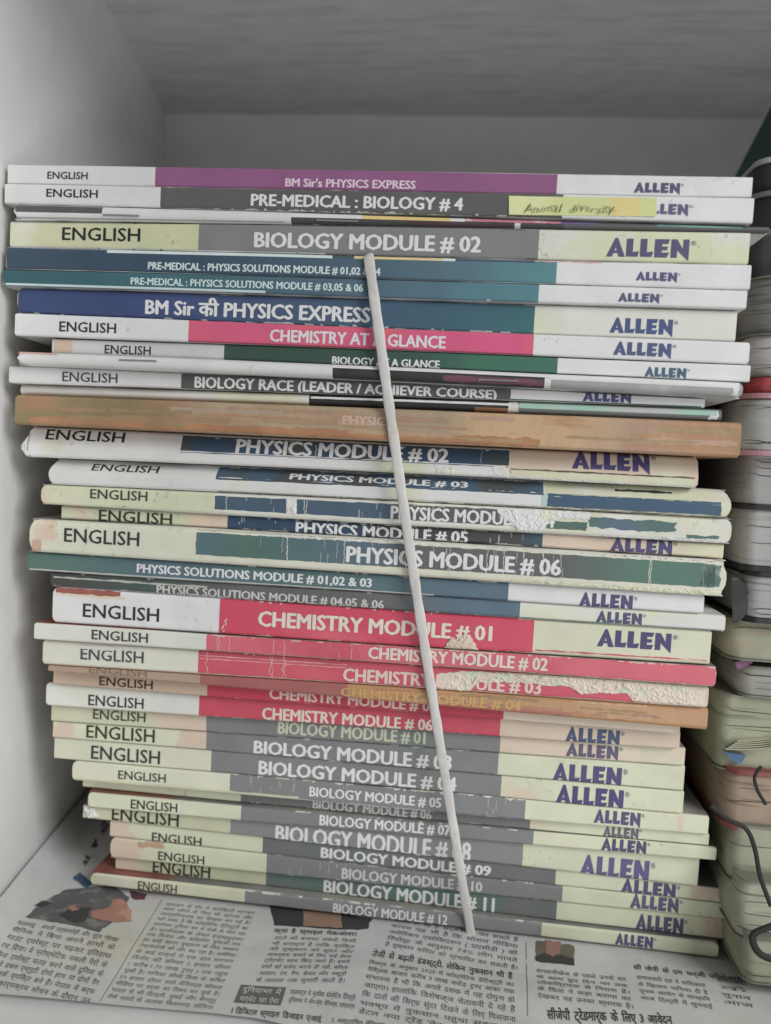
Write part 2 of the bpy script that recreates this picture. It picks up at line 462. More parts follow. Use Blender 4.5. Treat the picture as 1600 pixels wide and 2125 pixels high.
TAN = (96, 88, 80)
red_top = M((150, 92, 80), ramp=[(-.17, (146, 88, 78)), (-.128, (140, 92, 82)), (-.12, (124, 122, 120)), (-.09, (126, 124, 124)), (-.07, (150, 150, 140)), (.1, (120, 120, 120))], rough=.5, var=.12)
grey_top = M((120, 120, 122), alt=(186, 182, 170), alts=24., altf=.52, rough=.4)

# 1
k = book((15, 381), (1559, 410), (.304, .304), 'textbook', 'white book with purple spine band, topmost of the tall stack', 'book',
         WHT, M((140, 88, 128), alt=(152, 70, 116), alts=26, altf=.62, wear=.15, rough=.42), WHTX, (322, 1156), wear=.1)
eng(k, 99, 182, 364, 15); ttl(k, "BM Sir's PHYSICS EXPRESS", 593, 862, (728, 381), 17, (214, 190, 200)); logo(k, 1316, 1411, 390, 22, (84, 82, 112)); done(k)
# 2
k = book((10, 422), (1562, 463), (.303, .303), 'textbook', 'white book with dark grey band and yellow sticky note on its spine', 'book',
         WHT, M((92, 92, 92), alt=(106, 106, 106), alts=20, wear=.3, rough=.42), WHTX, (333, 1168), wear=.1)
nicks(k, 26, 480, 1060, (200, 200, 198), top=False, big=.0004)
eng(k, 97, 203, 401, 17); ttl(k, 'PRE-MEDICAL : BIOLOGY # 4', 522, 960, (740, 419), 25); logo(k, 1330, 1428, 434, 23, (92, 90, 118)); done(k)
BK2 = k
# 3 booklet
k = book((25, 453), (1596, 483), (.3015, .305), 'booklet', 'thin white and black stapled booklet below the book with the sticky note', 'booklet',
         WHT, M((72, 72, 72), wear=.1), M((92, 92, 92)), (604, 1170), r=.004, wear=.05, ends=(.004, .001), depth=.18)
patch(k, 14, 212, .06, .55, (84, 84, 84)); patch(k, 4, 590, .86, .93, (150, 150, 149))
patch(k, 604, 752, .04, .5, WHT); patch(k, 752, 935, .12, .5, (216, 186, 120)); patch(k, 935, 965, .12, .5, WHT)
patch(k, 965, 1165, .1, .46, M((190, 120, 138), alt=(210, 196, 200), alts=160, altf=.5), jag=.0002)
patch(k, 1166, 1240, .12, .5, (104, 88, 128)); patch(k, 1362, 1540, .12, .5, M((118, 160, 144), alt=(96, 130, 120), alts=50))
patch(k, 1068, 1080, .5, .98, WHT); patch(k, 850, 1066, .6, .9, M((82, 60, 66), alt=(70, 70, 70), alts=60))
steel = M((120, 120, 120), var=0, rough=.3, spec=.6)
def staple(k, x0, x1, y):
    t0, v = k.inv(x0, y); t1, _ = k.inv(x1, y+.02*(x1-x0)); mb = MB()
    _, v1 = k.inv(x1, y+.03*(x1-x0)); q = .00028
    a = [k.S(t0, v), k.S(t1, v1)]
    n = -k.N*.0004; up = Vector((0, 0, q))
    mb.box([a[0]-up, a[1]-up, a[1]-up+n, a[0]-up+n, a[0]+up, a[1]+up, a[1]+up+n, a[0]+up+n], steel)
    mb.build('staple', k.root, k.org)
done(k); staple(k, 214, 289, 446); staple(k, 657, 744, 457)
# 4
k = book((20, 512), (1552, 549), (.304, .304), 'textbook', 'cream book with grey band reading BIOLOGY MODULE # 02, above the cord', 'book',
         M((192, 194, 158), alt=(204, 203, 192), alts=30, wear=.3, dirt=.9, rough=.45), M((124, 124, 124), alt=(112, 128, 120), alts=24, altf=.63, wear=.25), M((200, 202, 170), alt=(206, 205, 200), alts=22, dirt=.6, wear=.2, rough=.45), (412, 1118), r=.0011)
nicks(k, 10, 30, 1110, (110, 108, 96), big=.0003)
eng(k, 130, 291, 486, 27, (40, 40, 40)); ttl(k, 'BIOLOGY MODULE # 02', 529, 997, (763, 502), 32, (212, 212, 210)); logo(k, 1259, 1430, 515, 40, (86, 82, 114))
patch(k, 22, 675, .955, .99, (214, 222, 214), off=.00008); done(k)
# 5, 6
RB = [(-.18, (58, 76, 94)), (-.11, (62, 80, 98)), (-.05, (76, 96, 112)), (-.008, (84, 112, 124)), (.02, (86, 130, 138)), (.06, (86, 130, 138))]
k = book((12, 557), (1556, 601), (.303, .303), 'textbook', 'blue book reading PHYSICS SOLUTIONS MODULE # 01,02 & 04 with long white end panel', 'book',
         WHT, M((76, 96, 112), ramp=RB, wear=.12, rough=.4), WHTX, (None, 1155), r=.0009, wear=.05)
patch(k, 222, 690, .0, .16, M((196, 214, 214), alt=(208, 226, 208), alts=30)); patch(k, 735, 920, .01, .14, (216, 190, 140)); patch(k, 920, 945, .01, .14, (206, 216, 222))
patch(k, 690, 735, .0, .1, (62, 92, 80)); patch(k, 945, 1110, .0, .12, (70, 84, 104)); patch(k, 1110, 1250, .0, .07, M((206, 160, 160), alt=WHT, alts=140), jag=.0002)
ttl(k, 'PRE-MEDICAL : PHYSICS SOLUTIONS MODULE # 01,02 & 04', 308, 789, (548, 557), 15.5, (196, 218, 212)); logo(k, 1320, 1405, 574, 19, (88, 84, 122)); done(k)
RB = [(-.18, (52, 90, 98)), (-.12, (64, 106, 112)), (-.06, (80, 100, 116)), (-.015, (80, 112, 126)), (.0, (84, 126, 136)), (.06, (86, 130, 138))]
k = book((5, 592), (1548, 641), (.303, .303), 'textbook', 'teal book reading PHYSICS SOLUTIONS MODULE # 03,05 & 06 with pale blue lower edge', 'book',
         WHT, M((70, 100, 110), ramp=RB, wear=.12, rough=.4), WHTX, (None, 1118), r=.0009, wear=.05)
patch(k, 5, 551, .84, .97, (190, 208, 220)); patch(k, 1010, 1018, .92, 1, WHT)
ttl(k, 'PRE-MEDICAL : PHYSICS SOLUTIONS MODULE # 03,05 & 06', 272, 753, (512, 590), 15, (190, 208, 216)); logo(k, 1283, 1368, 618, 19, (88, 88, 118)); done(k)
# 7
RB = [(-.175, (56, 72, 112)), (-.12, (66, 80, 122)), (-.07, (72, 90, 116)), (-.02, (64, 94, 112)), (.02, (62, 104, 112)), (.04, (70, 120, 96)), (.06, (70, 120, 96))]
k = book((35, 649), (1525, 709), (.3055, .3055), 'textbook', 'dark blue to green book reading BM Sir PHYSICS EXPRESS under the teal books', 'book',
         WHT, M((70, 86, 116), ramp=RB, wear=.4, rough=.4), M((204, 204, 196), alt=(200, 202, 172), alts=22, wear=.2), (None, 1109), r=.0011, ends=(.0028, .0004), wear=.4)
nicks(k, 22, 50, 1100, (208, 212, 200), top=False, big=.0005)
ttl(k, 'BM Sir \u0915\u0940 PHYSICS EXPRESS', 303, 767, (535, 645), 30); logo(k, 1266, 1396, 677, 33, (72, 84, 124)); done(k)
# 8
k = book((30, 696), (1553, 756), (.304, .304), 'textbook', 'white book with pink band reading CHEMISTRY AT A GLANCE', 'book',
         M(WHTX, dirt=.7, wear=.3), M((204, 84, 124), alt=(208, 96, 108), alts=24, altf=.5, wear=.12), M(WHTX, dirt=.5), (391, 1107), r=.0009, wear=.2, ends=(.001, .0015), worn=(190, 188, 180))
patch(k, 392, 1107, .94, .99, (170, 76, 100)); eng(k, 124, 241, 679, 21, (46, 46, 46)); ttl(k, 'CHEMISTRY AT A GLANCE', 561, 924, (742, 703), 25, (222, 202, 208)); logo(k, 1273, 1393, 725, 29, (78, 88, 124)); done(k)
# 9
k = book((107, 733), (1555, 793), (.306, .304), 'textbook', 'thin white book with dark green band reading BIOLOGY AT A GLANCE', 'book',
         M((190, 190, 188), wear=.2), M((58, 84, 74), ramp=[(-.1, (58, 80, 70)), (-.02, (60, 84, 74)), (.0, (62, 108, 90)), (.06, (68, 112, 94))], wear=.15), WHTX, (465, 1157), wear=.1,
         cover=M((40, 38, 40)))
patch(k, 105, 150, .08, .9, (196, 172, 148)); eng(k, 218, 313, 726, 18, (48, 48, 48)); ttl(k, 'BIOLOGY AT A GLANCE', 690, 912, (801, 752), 16.5); logo(k, 1338, 1424, 773, 21, (72, 96, 116)); done(k)
# 10 booklet
k = book((30, 756), (1540, 826), (.3005, .302), 'booklet', 'white and black stapled booklet between the two green and charcoal biology books', 'booklet',
         WHT, M((58, 58, 58), alt=(48, 48, 48), alts=60), M((150, 150, 150), alt=(170, 170, 168), alts=40), (690, 1140), r=.006, ends=(.006, .002), depth=.18, wear=.05)
patch(k, 690, 1555, .0, .28, WHTX); patch(k, 920, 1128, .45, .85, M((112, 72, 84), alt=(84, 70, 74), alts=80), jag=.0004); patch(k, 1130, 1143, .3, .98, WHT); patch(k, 20, 120, .04, .2, (206, 160, 148)); patch(k, 1143, 1535, .25, .42, (200, 200, 200)); patch(k, 1520, 1540, .1, .9, (204, 204, 204), jag=.0008)
done(k); staple(k, 248, 325, 747); staple(k, 992, 1075, 788)
# 11
k = book((18, 794), (1462, 846), (.3055, .308), 'textbook', 'white book with charcoal band reading BIOLOGY RACE (LEADER / ACHIEVER COURSE)', 'book',
         WHT, M((88, 88, 88), alt=(72, 72, 72), alts=24, wear=.2), WHTX, (376, 1060), wear=.1)
patch(k, 1060, 1460, .86, .995, M((64, 104, 86), alt=(112, 112, 112), alts=26, altf=.55)); eng(k, 130, 244, 783, 20, (74, 74, 74))
ttl(k, 'BIOLOGY RACE (LEADER / ACHIEVER COURSE)', 405, 1030, (717, 805), 21); logo(k, 1210, 1310, 823, 24, (74, 76, 122)); done(k)
# 12 booklet
k = book((42, 819), (1497, 875), (.309, .307), 'booklet', 'very thin white, black and mint booklet lying on the brown taped book', 'booklet',
         M((206, 204, 198), alt=(200, 202, 176), alts=40), M((50, 50, 50)), M((104, 108, 106)), (641, 1062), r=.003, depth=.18, wear=.05)
patch(k, 645, 1062, .18, .38, WHTX, jag=.0001); patch(k, 1078, 1488, .12, .55, M((150, 188, 172), alt=(176, 178, 176), alts=40, altf=.5)); patch(k, 1055, 1076, .1, .95, (200, 196, 188), jag=.0005)
patch(k, 985, 1054, .6, .95, (130, 96, 66)); patch(k, 1470, 1496, .15, .9, WHTX, jag=.0008); done(k)
# 13 brown tape
TAPE = M((160, 138, 116), ramp=[(-.19, (140, 124, 88)), (-.135, (136, 120, 86)), (-.118, (154, 122, 92)), (-.10, (166, 146, 120)), (-.01, (162, 142, 118)), (.005, (192, 160, 122)), (.04, (190, 158, 122)), (.06, (172, 144, 122)), (.085, (174, 132, 100)), (.125, (150, 130, 92))], alt=(168, 122, 90), alts=46, altf=.55, rough=.36, spec=.4, var=.07, streak=(.45, 1., 2.6), bump=.3)
k = book((30, 880), (1534, 950), (.3042, .3042), 'taped_textbook', 'book with whole spine covered in brown packing tape, upper of two taped', 'book',
         TAPE, TAPE, TAPE, (430, 1000), r=.0016, wear=0, ends=(.002, .0016), cover=M((150, 118, 90), rough=.4))
patch(k, 60, 1120, .72, .97, M((172, 124, 88), alt=(162, 136, 108), alts=46, altf=.52, rough=.36, spec=.4, streak=(.45, 1., 2.6), var=.14), jag=.0007)
for q in range(26):
    a = random.uniform(30, 1400); c_ = random.choice([(150, 128, 94), (156, 126, 94)] if a < 330 else [(172, 144, 116), (166, 146, 126), (170, 132, 100), (164, 134, 106)] if a < 800 else [(190, 156, 122), (180, 148, 126), (176, 138, 104), (162, 140, 102)])
    v = random.uniform(.04, .8); patch(k, a, a+random.uniform(80, 320), v, v+random.uniform(.05, .17), M(c_, rough=.36, spec=.4, var=.08, bump=.3), jag=.0005, off=.00005+.000003*q)
ttl(k, 'PHYSICS', 712, 812, (760, 873), 19, (186, 164, 144)); done(k)
# 14
PG = M((206, 206, 204), alt=(196, 198, 172), alts=30, altf=.55, wear=.3, dirt=.3, rough=.5)
k = book((55, 948), (1447, 1013), (.312, .312), 'textbook', 'worn cream and navy book reading PHYSICS MODULE # 02, right below the taped book', 'book',
         PG, PG, M((206, 188, 168), alt=(204, 204, 178), alts=28, wear=.4, dirt=.5), (376, 1057), r=.0016, tilt=((0, .0028), (.6, 0), (1, 0)), ends=(.003, .002), wear=.4)
patch(k, 377, 1057, .0, .64, M((56, 78, 100), alt=(70, 78, 78), alts=40, altf=.5, rough=.42), jag=.00012)
nicks(k, 14, 400, 1050)
eng(k, 97, 259, 904.5, 21, (40, 38, 34)); ttl(k, 'PHYSICS MODULE # 02', 492, 930, (711, 935), 28); logo(k, 1187, 1348, 958, 38, (76, 70, 116))
patch(k, 1060, 1445, .66, .70, (86, 82, 66), jag=.00025); patch(k, 1060, 1440, .71, .93, M((200, 202, 172), alt=(206, 190, 172), alts=40), jag=.0004, off=.0002)
crack(k, 655, .2, .62); cracks(k, 500, 1050, 5)
WPP0 = M((210, 209, 200), alt=(202, 204, 180), alts=70, rough=.95, bump=.4)
shred(k, [(1022, 968), (1046, 966), (1056, 984), (1180, 994), (1440, 1006)], [(1022, 980), (1060, 996), (1120, 1004), (1300, 1011), (1440, 1013)], WPP0, hi=.0007); shred(k, [(905, 972), (942, 969)], [(905, 982), (942, 985)], WPP0, hi=.0007)

torn(k, [[(36, 900), (52, 912), (60, 946), (50, 952), (38, 936)]], M((200, 200, 198), rough=.8, bump=.5), .0006); done(k)
# 15
k = book((100, 1005), (1515, 1076), (.313, .312), 'textbook', 'book reading PHYSICS MODULE # 03 with tilted worn spine showing white lower half', 'book',
         M((204, 204, 202), alt=(196, 198, 172), alts=30, altf=.6, wear=.2, dirt=.3), PG, M((196, 198, 168), alt=(204, 204, 190), alts=26, wear=.4, dirt=.4), (452, 1131), r=.0016, tilt=((0, .0056), (.45, .0005), (.55, 0), (1, 0)), ends=(.004, .004), wear=.35)
patch(k, 451, 1128, .03, .52, M((70, 92, 112), alt=(76, 80, 80), alts=40, altf=.46, rough=.42), jag=.0002)
patch(k, 1136, 1497, .44, .92, M((66, 90, 112), alt=(74, 102, 104), alts=30, wear=.5), jag=.00022); patch(k, 452, 1515, .955, .99, (120, 118, 106), jag=.0002)
nicks(k, 16, 460, 1480)
text(k, 'ENGLISH', 193, 330, (261, 972), 14, (52, 52, 50), LANG, .014); ttl(k, 'PHYSICS MODULE # 03', 603, 970, (786, 997), 12)
patch(k, 1276, 1394, .16, .24, (58, 56, 54), jag=.0004); patch(k, 1124, 1136, .44, .9, (170, 190, 180)); done(k)
# 16
DMG = M((206, 206, 200), alt=(198, 200, 172), alts=40, rough=.8, wear=.3, bump=.4)
k = book((85, 1046), (1516, 1129), (.313, .313), 'textbook', 'torn cream book with slate blue band, PHYSICS MODULE # 04 half ripped away', 'book',
         stained((196, 198, 170), .313, 1030, (20, 112), rn=.04, wear=.3, dirt=.4), M((206, 206, 196), alt=CRM, alts=30), M((200, 201, 180), alt=(206, 206, 202), alts=26, wear=.5, dirt=.5), (445, 1062), r=.0014, ends=(.003, .003), wear=.4)
patch(k, 446, 594, .14, .76, M((72, 92, 110), alt=(72, 100, 92), alts=30, altf=.55, wear=.3), jag=.00022); patch(k, 616, 815, .12, .76, M((74, 94, 112), alt=(72, 98, 94), alts=30, altf=.58), jag=.00022)
patch(k, 815, 1120, .1, .76, M((88, 92, 92), alt=(74, 104, 96), alts=40, altf=.58), jag=.0003); patch(k, 1135, 1218, .46, .78, M((82, 108, 98)), jag=.0005); patch(k, 1222, 1402, .22, .66, M((84, 112, 104), alt=(88, 106, 122), alts=26), jag=.0007); patch(k, 1424, 1492, .72, .95, (84, 112, 102), jag=.0005)
nicks(k, 30, 450, 1480, big=.001)
eng(k, 188, 306, 1027, 20, (66, 66, 54)); ttl(k, 'PHYSICS MODULE # 04', 812, 1150, (930, 1069), 27)
for x in (470, 632, 636, 897): crack(k, x, .1, .8, .0002)
cracks(k, 450, 1050, 10)
WPP = M((212, 212, 208), alt=(204, 205, 188), alts=70, rough=.95, bump=.4)
shred(k, [(1032, 1056), (1100, 1051), (1224, 1061)], [(1032, 1062), (1058, 1086), (1080, 1104), (1122, 1108), (1132, 1089), (1160, 1075), (1224, 1077)], WPP, hi=.0007)
shred(k, [(594, 1036), (614, 1036)], [(594, 1066), (614, 1068)], WPP, hi=.0008); shred(k, [(1218, 1110), (1400, 1116), (1508, 1120)], [(1218, 1114), (1400, 1125), (1508, 1130)], WPP, hi=.0007)
done(k)
# 17
k = book((127, 1077), (1500, 1160), (.316, .3155), 'textbook', 'cream book with navy band reading PHYSICS MODULE # 05', 'book',
         stained((190, 192, 164), .316, 1070, (148, 178), (385, 560), rn=.02, wear=.2, dirt=.4), M((70, 76, 80), ramp=[(-.1, (56, 78, 100)), (-.045, (54, 74, 96)), (-.03, (72, 72, 72)), (.02, (72, 74, 74)), (.03, (66, 88, 100)), (.06, (70, 92, 112))], wear=.7), M(PCH, alt=(200, 202, 170), alts=28, wear=.4, dirt=.4), (472, 1126), r=.0011, wear=.4)
PK0 = M((204, 178, 158), alt=CRM, alts=90, altf=.6)
nicks(k, 26, 470, 1120)
eng(k, 206, 357, 1073, 23, (58, 58, 40)); ttl(k, 'PHYSICS MODULE # 05', 615, 970, (792, 1104.5), 23); logo(k, 1267, 1395, 1133, 29, (80, 74, 114))
cracks(k, 480, 1120, 24, w=.00016); crack(k, 1036, .25, .8); done(k)
# 18
k = book((60, 1145), (1504, 1239), (.3125, .3125), 'textbook', 'thick worn book with grey green band reading PHYSICS MODULE # 06', 'book',
         stained((202, 203, 184), .3125, 1110, (62, 100), rn=.04, wear=.3, dirt=.4), M((204, 203, 186), alt=CRM, alts=30, wear=.5, dirt=.4), WHT, (407, None), r=.0018, ends=(.005, .006), wear=.5)
patch(k, 407, 1484, .04, .76, M((92, 104, 104), ramp=[(-.12, (88, 110, 128)), (-.09, (82, 112, 102)), (-.04, (86, 106, 120)), (-.02, (96, 98, 98)), (.04, (96, 98, 98)), (.07, (86, 118, 106)), (.14, (84, 116, 106))], alt=(86, 106, 122), alts=30, altf=.62), jag=.00028)
patch(k, 1455, 1496, .12, .76, M((86, 116, 106), alt=(196, 194, 184), alts=90, altf=.5), jag=.0008)
patch(k, 64, 86, .62, .98, (190, 158, 136), jag=.0004)
nicks(k, 30, 410, 1480, big=.0012)
eng(k, 134, 289, 1114, 29, (56, 56, 56)); ttl(k, 'PHYSICS MODULE # 06', 720, 1163, (940, 1163), 33)
for x in (596, 714, 842, 1010, 1045, 1085, 1126, 1350, 1347): crack(k, x, .05, .78, .00022)
cracks(k, 500, 1180, 26)
shred(k, [(1062, 1202), (1130, 1205), (1290, 1214), (1496, 1226)], [(1062, 1207), (1130, 1214), (1290, 1226), (1496, 1238)], M((208, 208, 188), alt=(198, 200, 170), alts=60, rough=.95, bump=.4), hi=.0009)
shred(k, [(520, 1107), (800, 1121), (1480, 1160)], [(520, 1110), (800, 1126), (1480, 1166)], M((208, 208, 200), rough=.95), hi=.0004)
done(k)
# 19
k = book((55, 1183), (1459, 1274), (.3155, .3155), 'textbook', 'slate teal book reading PHYSICS SOLUTIONS MODULE # 01,02 & 03', 'book',
         WHT, M((84, 112, 108), ramp=[(-.18, (82, 112, 102)), (-.12, (88, 110, 120)), (-.06, (86, 112, 110)), (.0, (88, 110, 124)), (.05, (84, 108, 126))], alt=(86, 104, 120), alts=40, altf=.6, wear=.25, rough=.38), M(WHTX, alt=(202, 204, 174), alts=16, altf=.58, wear=.3), (None, 1055), r=.0012, ends=(.003, .001), wear=.3)
nicks(k, 14, 60, 1050)
patch(k, 52, 900, .9, .985, (196, 198, 196), jag=.00012); ttl(k, 'PHYSICS SOLUTIONS MODULE # 01,02 & 03', 285, 771, (528, 1194), 18, (206, 214, 210)); logo(k, 1202, 1313, 1247, 30, (80, 78, 112)); done(k)
# 20
k = book((105, 1216), (1504, 1311), (.3175, .316), 'textbook', 'dark grey to blue book reading PHYSICS SOLUTIONS MODULE # 04,05 & 06', 'book',
         WHT, M((92, 92, 92), ramp=[(-.17, (70, 70, 70)), (-.13, (74, 90, 84)), (-.09, (100, 100, 100)), (-.03, (102, 102, 102)), (.0, (88, 110, 124)), (.05, (86, 108, 122))], wear=.25, rough=.38), M((206, 206, 202), alt=(202, 204, 176), alts=18, altf=.5, wear=.3), (None, 1079), r=.0012, ends=(.001, .001), wear=.3)
nicks(k, 16, 110, 1070, (180, 178, 174))
patch(k, 100, 430, .3, .42, (176, 172, 164), jag=.0003); patch(k, 1080, 1500, .93, .995, M((92, 132, 122), alt=(150, 152, 150), alts=60), jag=.00015)
ttl(k, 'PHYSICS SOLUTIONS MODULE # 04,05 & 06', 326, 796, (560, 1238), 17, (186, 186, 184)); logo(k, 1238, 1332, 1282, 24, (82, 80, 112)); done(k)
# 21
RED = dict(alt=(206, 92, 108), alts=24, altf=.56, rough=.42)
k = book((108, 1292), (1472, 1380), (.3178, .3175), 'textbook', 'thick white and crimson book reading CHEMISTRY MODULE # 01 with chipped lower edge', 'book',
         M(WHTX, wear=.1, dirt=.2), M((198, 72, 94), wear=.35, worn=(214, 186, 170), **RED), M((200, 201, 176), alt=(206, 194, 178), alts=26, wear=.3, dirt=.3), (455, 1107), r=.0014, ends=(.003, .001), wear=.2, cover=red_top)
patch(k, 112, 250, .02, .16, M((150, 88, 76), alt=(176, 126, 104), alts=60), jag=.0004); patch(k, 110, 260, .17, .23, (212, 196, 170), jag=.0002); patch(k, 1110, 1470, .86, .9, M((190, 90, 100), alt=PCH, alts=60), jag=.0003)
nicks(k, 26, 455, 1100, (216, 188, 174))
eng(k, 173, 330, 1271, 28, (48, 48, 50)); ttl(k, 'CHEMISTRY MODULE # 01', 537, 1020, (778, 1299), 31, (218, 202, 190)); logo(k, 1240, 1393, 1328, 37, (76, 70, 110)); crack(k, 466, .55, .95, .0004, bend=.002)
torn(k, [[(920, 1346), (938, 1322), (950, 1330), (962, 1316), (976, 1318), (986, 1338), (994, 1352), (930, 1352)]], M((206, 190, 172), rough=.85, bump=.5), .0006); done(k)
# 22
k = book((70, 1327), (1484, 1426), (.3165, .3165), 'textbook', 'book reading CHEMISTRY MODULE # 02, faded red band running to its right end', 'book',
         M((204, 205, 194), alt=CRM, alts=24, altf=.52, wear=.2), M((202, 98, 112), wear=.45, worn=(206, 176, 162), alt=(194, 84, 100), alts=24, altf=.55), WHT, (428, None), r=.0011, ends=(.001, .002), wear=.3, worn=(200, 180, 164), cover=red_top)
nicks(k, 34, 430, 1480, (212, 184, 170))
eng(k, 191, 307, 1320, 20, (64, 64, 66)); ttl(k, 'CHEMISTRY MODULE # 02', 765, 1136, (950, 1366), 25, (218, 196, 188)); patch(k, 428, 1484, .93, .99, (198, 168, 152), jag=.0002)
for x in (455, 452, 476, 568, 590, 730): crack(k, x, .05, .9, .0002, M((212, 176, 166)))
cracks(k, 430, 1150, 22, m=M((210, 170, 162))); done(k)
# 23
TORN = M((212, 198, 182), alt=(190, 204, 184), alts=110, altf=.54, rough=.95, bump=.6, var=.08)
k = book((88, 1379), (1468, 1470), (.3195, .319), 'textbook', 'badly torn crimson book, CHEMISTRY MODULE # 03, ripped along the right half of its spine', 'book',
         M((204, 205, 190), alt=CRM, alts=24, altf=.52, wear=.3), M((196, 82, 98), wear=.5, worn=(206, 172, 160), alt=(204, 92, 104), alts=30), M((200, 184, 166), alt=(184, 198, 176), alts=70, rough=.9), (411, 1350), r=.0013, ends=(.002, .002), wear=.3, cover=red_top)
nicks(k, 24, 415, 900, (212, 184, 170))
eng(k, 168, 298, 1360, 24, (70, 72, 76)); ttl(k, 'CHEMISTRY MODULE # 03', 713, 1122, (918, 1413), 26, (214, 188, 178)); patch(k, 88, 1468, .94, .995, (206, 182, 164), jag=.0003)
for v in (.22, .34): patch(k, 415, 720, v, v+.025, (214, 170, 166), jag=.0002)
for x in (428, 562, 566, 588, 592): crack(k, x, .05, .95, .0002, M((212, 176, 166)), bend=.0014)
patch(k, 168, 240, .12, .28, (204, 205, 198), jag=.0006, off=.0003)
shred(k, [(905, 1399), (960, 1393), (1100, 1398), (1330, 1413), (1464, 1428)], [(905, 1426), (920, 1432), (972, 1438), (990, 1416), (1080, 1417), (1180, 1424), (1206, 1440), (1240, 1438), (1300, 1438), (1312, 1454), (1464, 1465)], TORN, hi=.0009)
done(k)
# 24
k = book((100, 1393), (1467, 1515), (.320, .320), 'taped_textbook', 'thin book under brown tape with faint gold lettering, lower of two taped', 'book',
         M((166, 142, 124), alt=(150, 132, 92), alts=20, altf=.6), M((158, 94, 92), alt=(150, 112, 84), alts=20, altf=.5), M((176, 134, 94), alt=(160, 120, 104), alts=16, altf=.5, rough=.36, spec=.4, streak=(1., 1., 3.), bump=.2), (415, 720), r=.0011, wear=.05, ends=(.001, .001), cover=M((150, 118, 90)))
for q in range(18):
    a = random.uniform(720, 1400); c_ = random.choice([(150, 122, 88), (184, 142, 104), (176, 124, 100), (190, 156, 120), (160, 118, 104)])
    v = random.uniform(.06, .85); patch(k, a, a+random.uniform(40, 200), v, v+random.uniform(.05, .16), M(c_, rough=.36, spec=.4, var=.08, bump=.3), jag=.0005, off=.00005+.000004*q)
text(k, 'ENGLISH', 185, 305, (245, 1393), 16, (128, 108, 92), LANG, .012); ttl(k, 'CHEMISTRY MODULE # 04', 708, 1080, (850, 1446), 19, (192, 150, 92)); patch(k, 900, 1300, .72, .97, M((168, 108, 96), alt=(176, 134, 94), alts=40), jag=.001); done(k)
# 25
k = book((110, 1420), (1410, 1523), (.3255, .3255), 'textbook', 'tan and crimson book reading CHEMISTRY MODULE # 05, sunk back under the taped book', 'book',
         M((186, 164, 144), alt=(196, 172, 152), alts=30, wear=.2), M((186, 62, 82), wear=.25, worn=(206, 172, 160), alt=(176, 60, 76), alts=26), M((206, 192, 174), alt=(200, 184, 168), alts=30), (430, 1045), r=.0009, wear=.2, cover=red_top)
nicks(k, 12, 430, 1040, (206, 172, 160))
eng(k, 207, 317, 1417, 18, (58, 42, 36)); ttl(k, 'CHEMISTRY MODULE # 05', 560, 905, (732, 1452), 22, (214, 186, 178)); done(k)
# 26
k = book((95, 1464), (1409, 1555), (.3285, .330), 'textbook', 'white and crimson book reading CHEMISTRY MODULE # 06, lowest of the red books', 'book',
         M((206, 207, 200), alt=CRM, alts=20, altf=.52), M((192, 74, 92), wear=.5, worn=(208, 176, 164), alt=(200, 84, 98), alts=26), M(PCH, alt=(206, 190, 172), alts=30, wear=.15), (413, 1038), r=.001, ends=(.002, .001), wear=.2, cover=red_top)
nicks(k, 26, 415, 1036, (214, 186, 172), big=.0005)
eng(k, 184, 298, 1456, 22, (54, 54, 56)); ttl(k, 'CHEMISTRY MODULE # 06', 545, 897, (721, 1492), 24, (220, 198, 186)); logo(k, 1174, 1286, 1527, 31, (70, 82, 112)); done(k)
GB = dict(alt=(116, 128, 124), alts=22, altf=.64, rough=.45)
CR = lambda **q: M(CRM, alt=PCH, alts=26, altf=.62, wear=.2, dirt=.35, **q)
# 27
k = book((107, 1496), (1420, 1590), (.332, .333), 'textbook', 'cream and grey book with yellowish lettering BIOLOGY MODULE # 01', 'book',
         stained((190, 192, 164), .332, 1480, (320, 520), wear=.2), M((122, 123, 123), wear=.3, **GB), M((204, 188, 168), alt=CRM, alts=26, altf=.55), (428, 1038), cover=grey_top)
nicks(k, 14, 430, 1036, big=.0004)
eng(k, 194, 302, 1485, 20, (66, 68, 50)); ttl(k, 'BIOLOGY MODULE # 01', 578, 882, (730, 1520), 25, (186, 190, 164)); logo(k, 1175, 1283, 1559, 28, (92, 88, 112)); done(k)
# 28
k = book((110, 1530), (1418, 1642), (.3332, .334), 'textbook', 'cream and grey book, BIOLOGY MODULE # 03, pinkish stain near its left end', 'book',
         stained(CRM, .3335, 1515, (114, 152), (372, 560), rn=.024, wear=.2, dirt=.3), M((122, 123, 124), wear=.25, **GB), CR(), (428, 1034), cover=grey_top)
nicks(k, 18, 430, 1032, big=.0004)
eng(k, 180, 321, 1522, 27, (54, 58, 40)); ttl(k, 'BIOLOGY MODULE # 03', 528, 936, (720, 1565), 28); logo(k, 1147, 1290, 1607, 39, (80, 74, 116)); done(k)
# 29
k = book((112, 1574), (1416, 1689), (.3345, .335), 'textbook', 'cream and grey book, BIOLOGY MODULE # 04, with violet logo close below a like one', 'book',
         M((200, 201, 178), alt=CRM, alts=20, altf=.5, wear=.2), M((122, 123, 124), wear=.2, **GB), CR(), (438, 1040), cover=grey_top)
nicks(k, 12, 440, 1038, big=.0004)
eng(k, 190, 332, 1566, 28, (56, 58, 58)); ttl(k, 'BIOLOGY MODULE # 04', 538, 946, (730, 1608), 28); logo(k, 1154, 1294, 1653, 40, (76, 70, 114)); done(k)
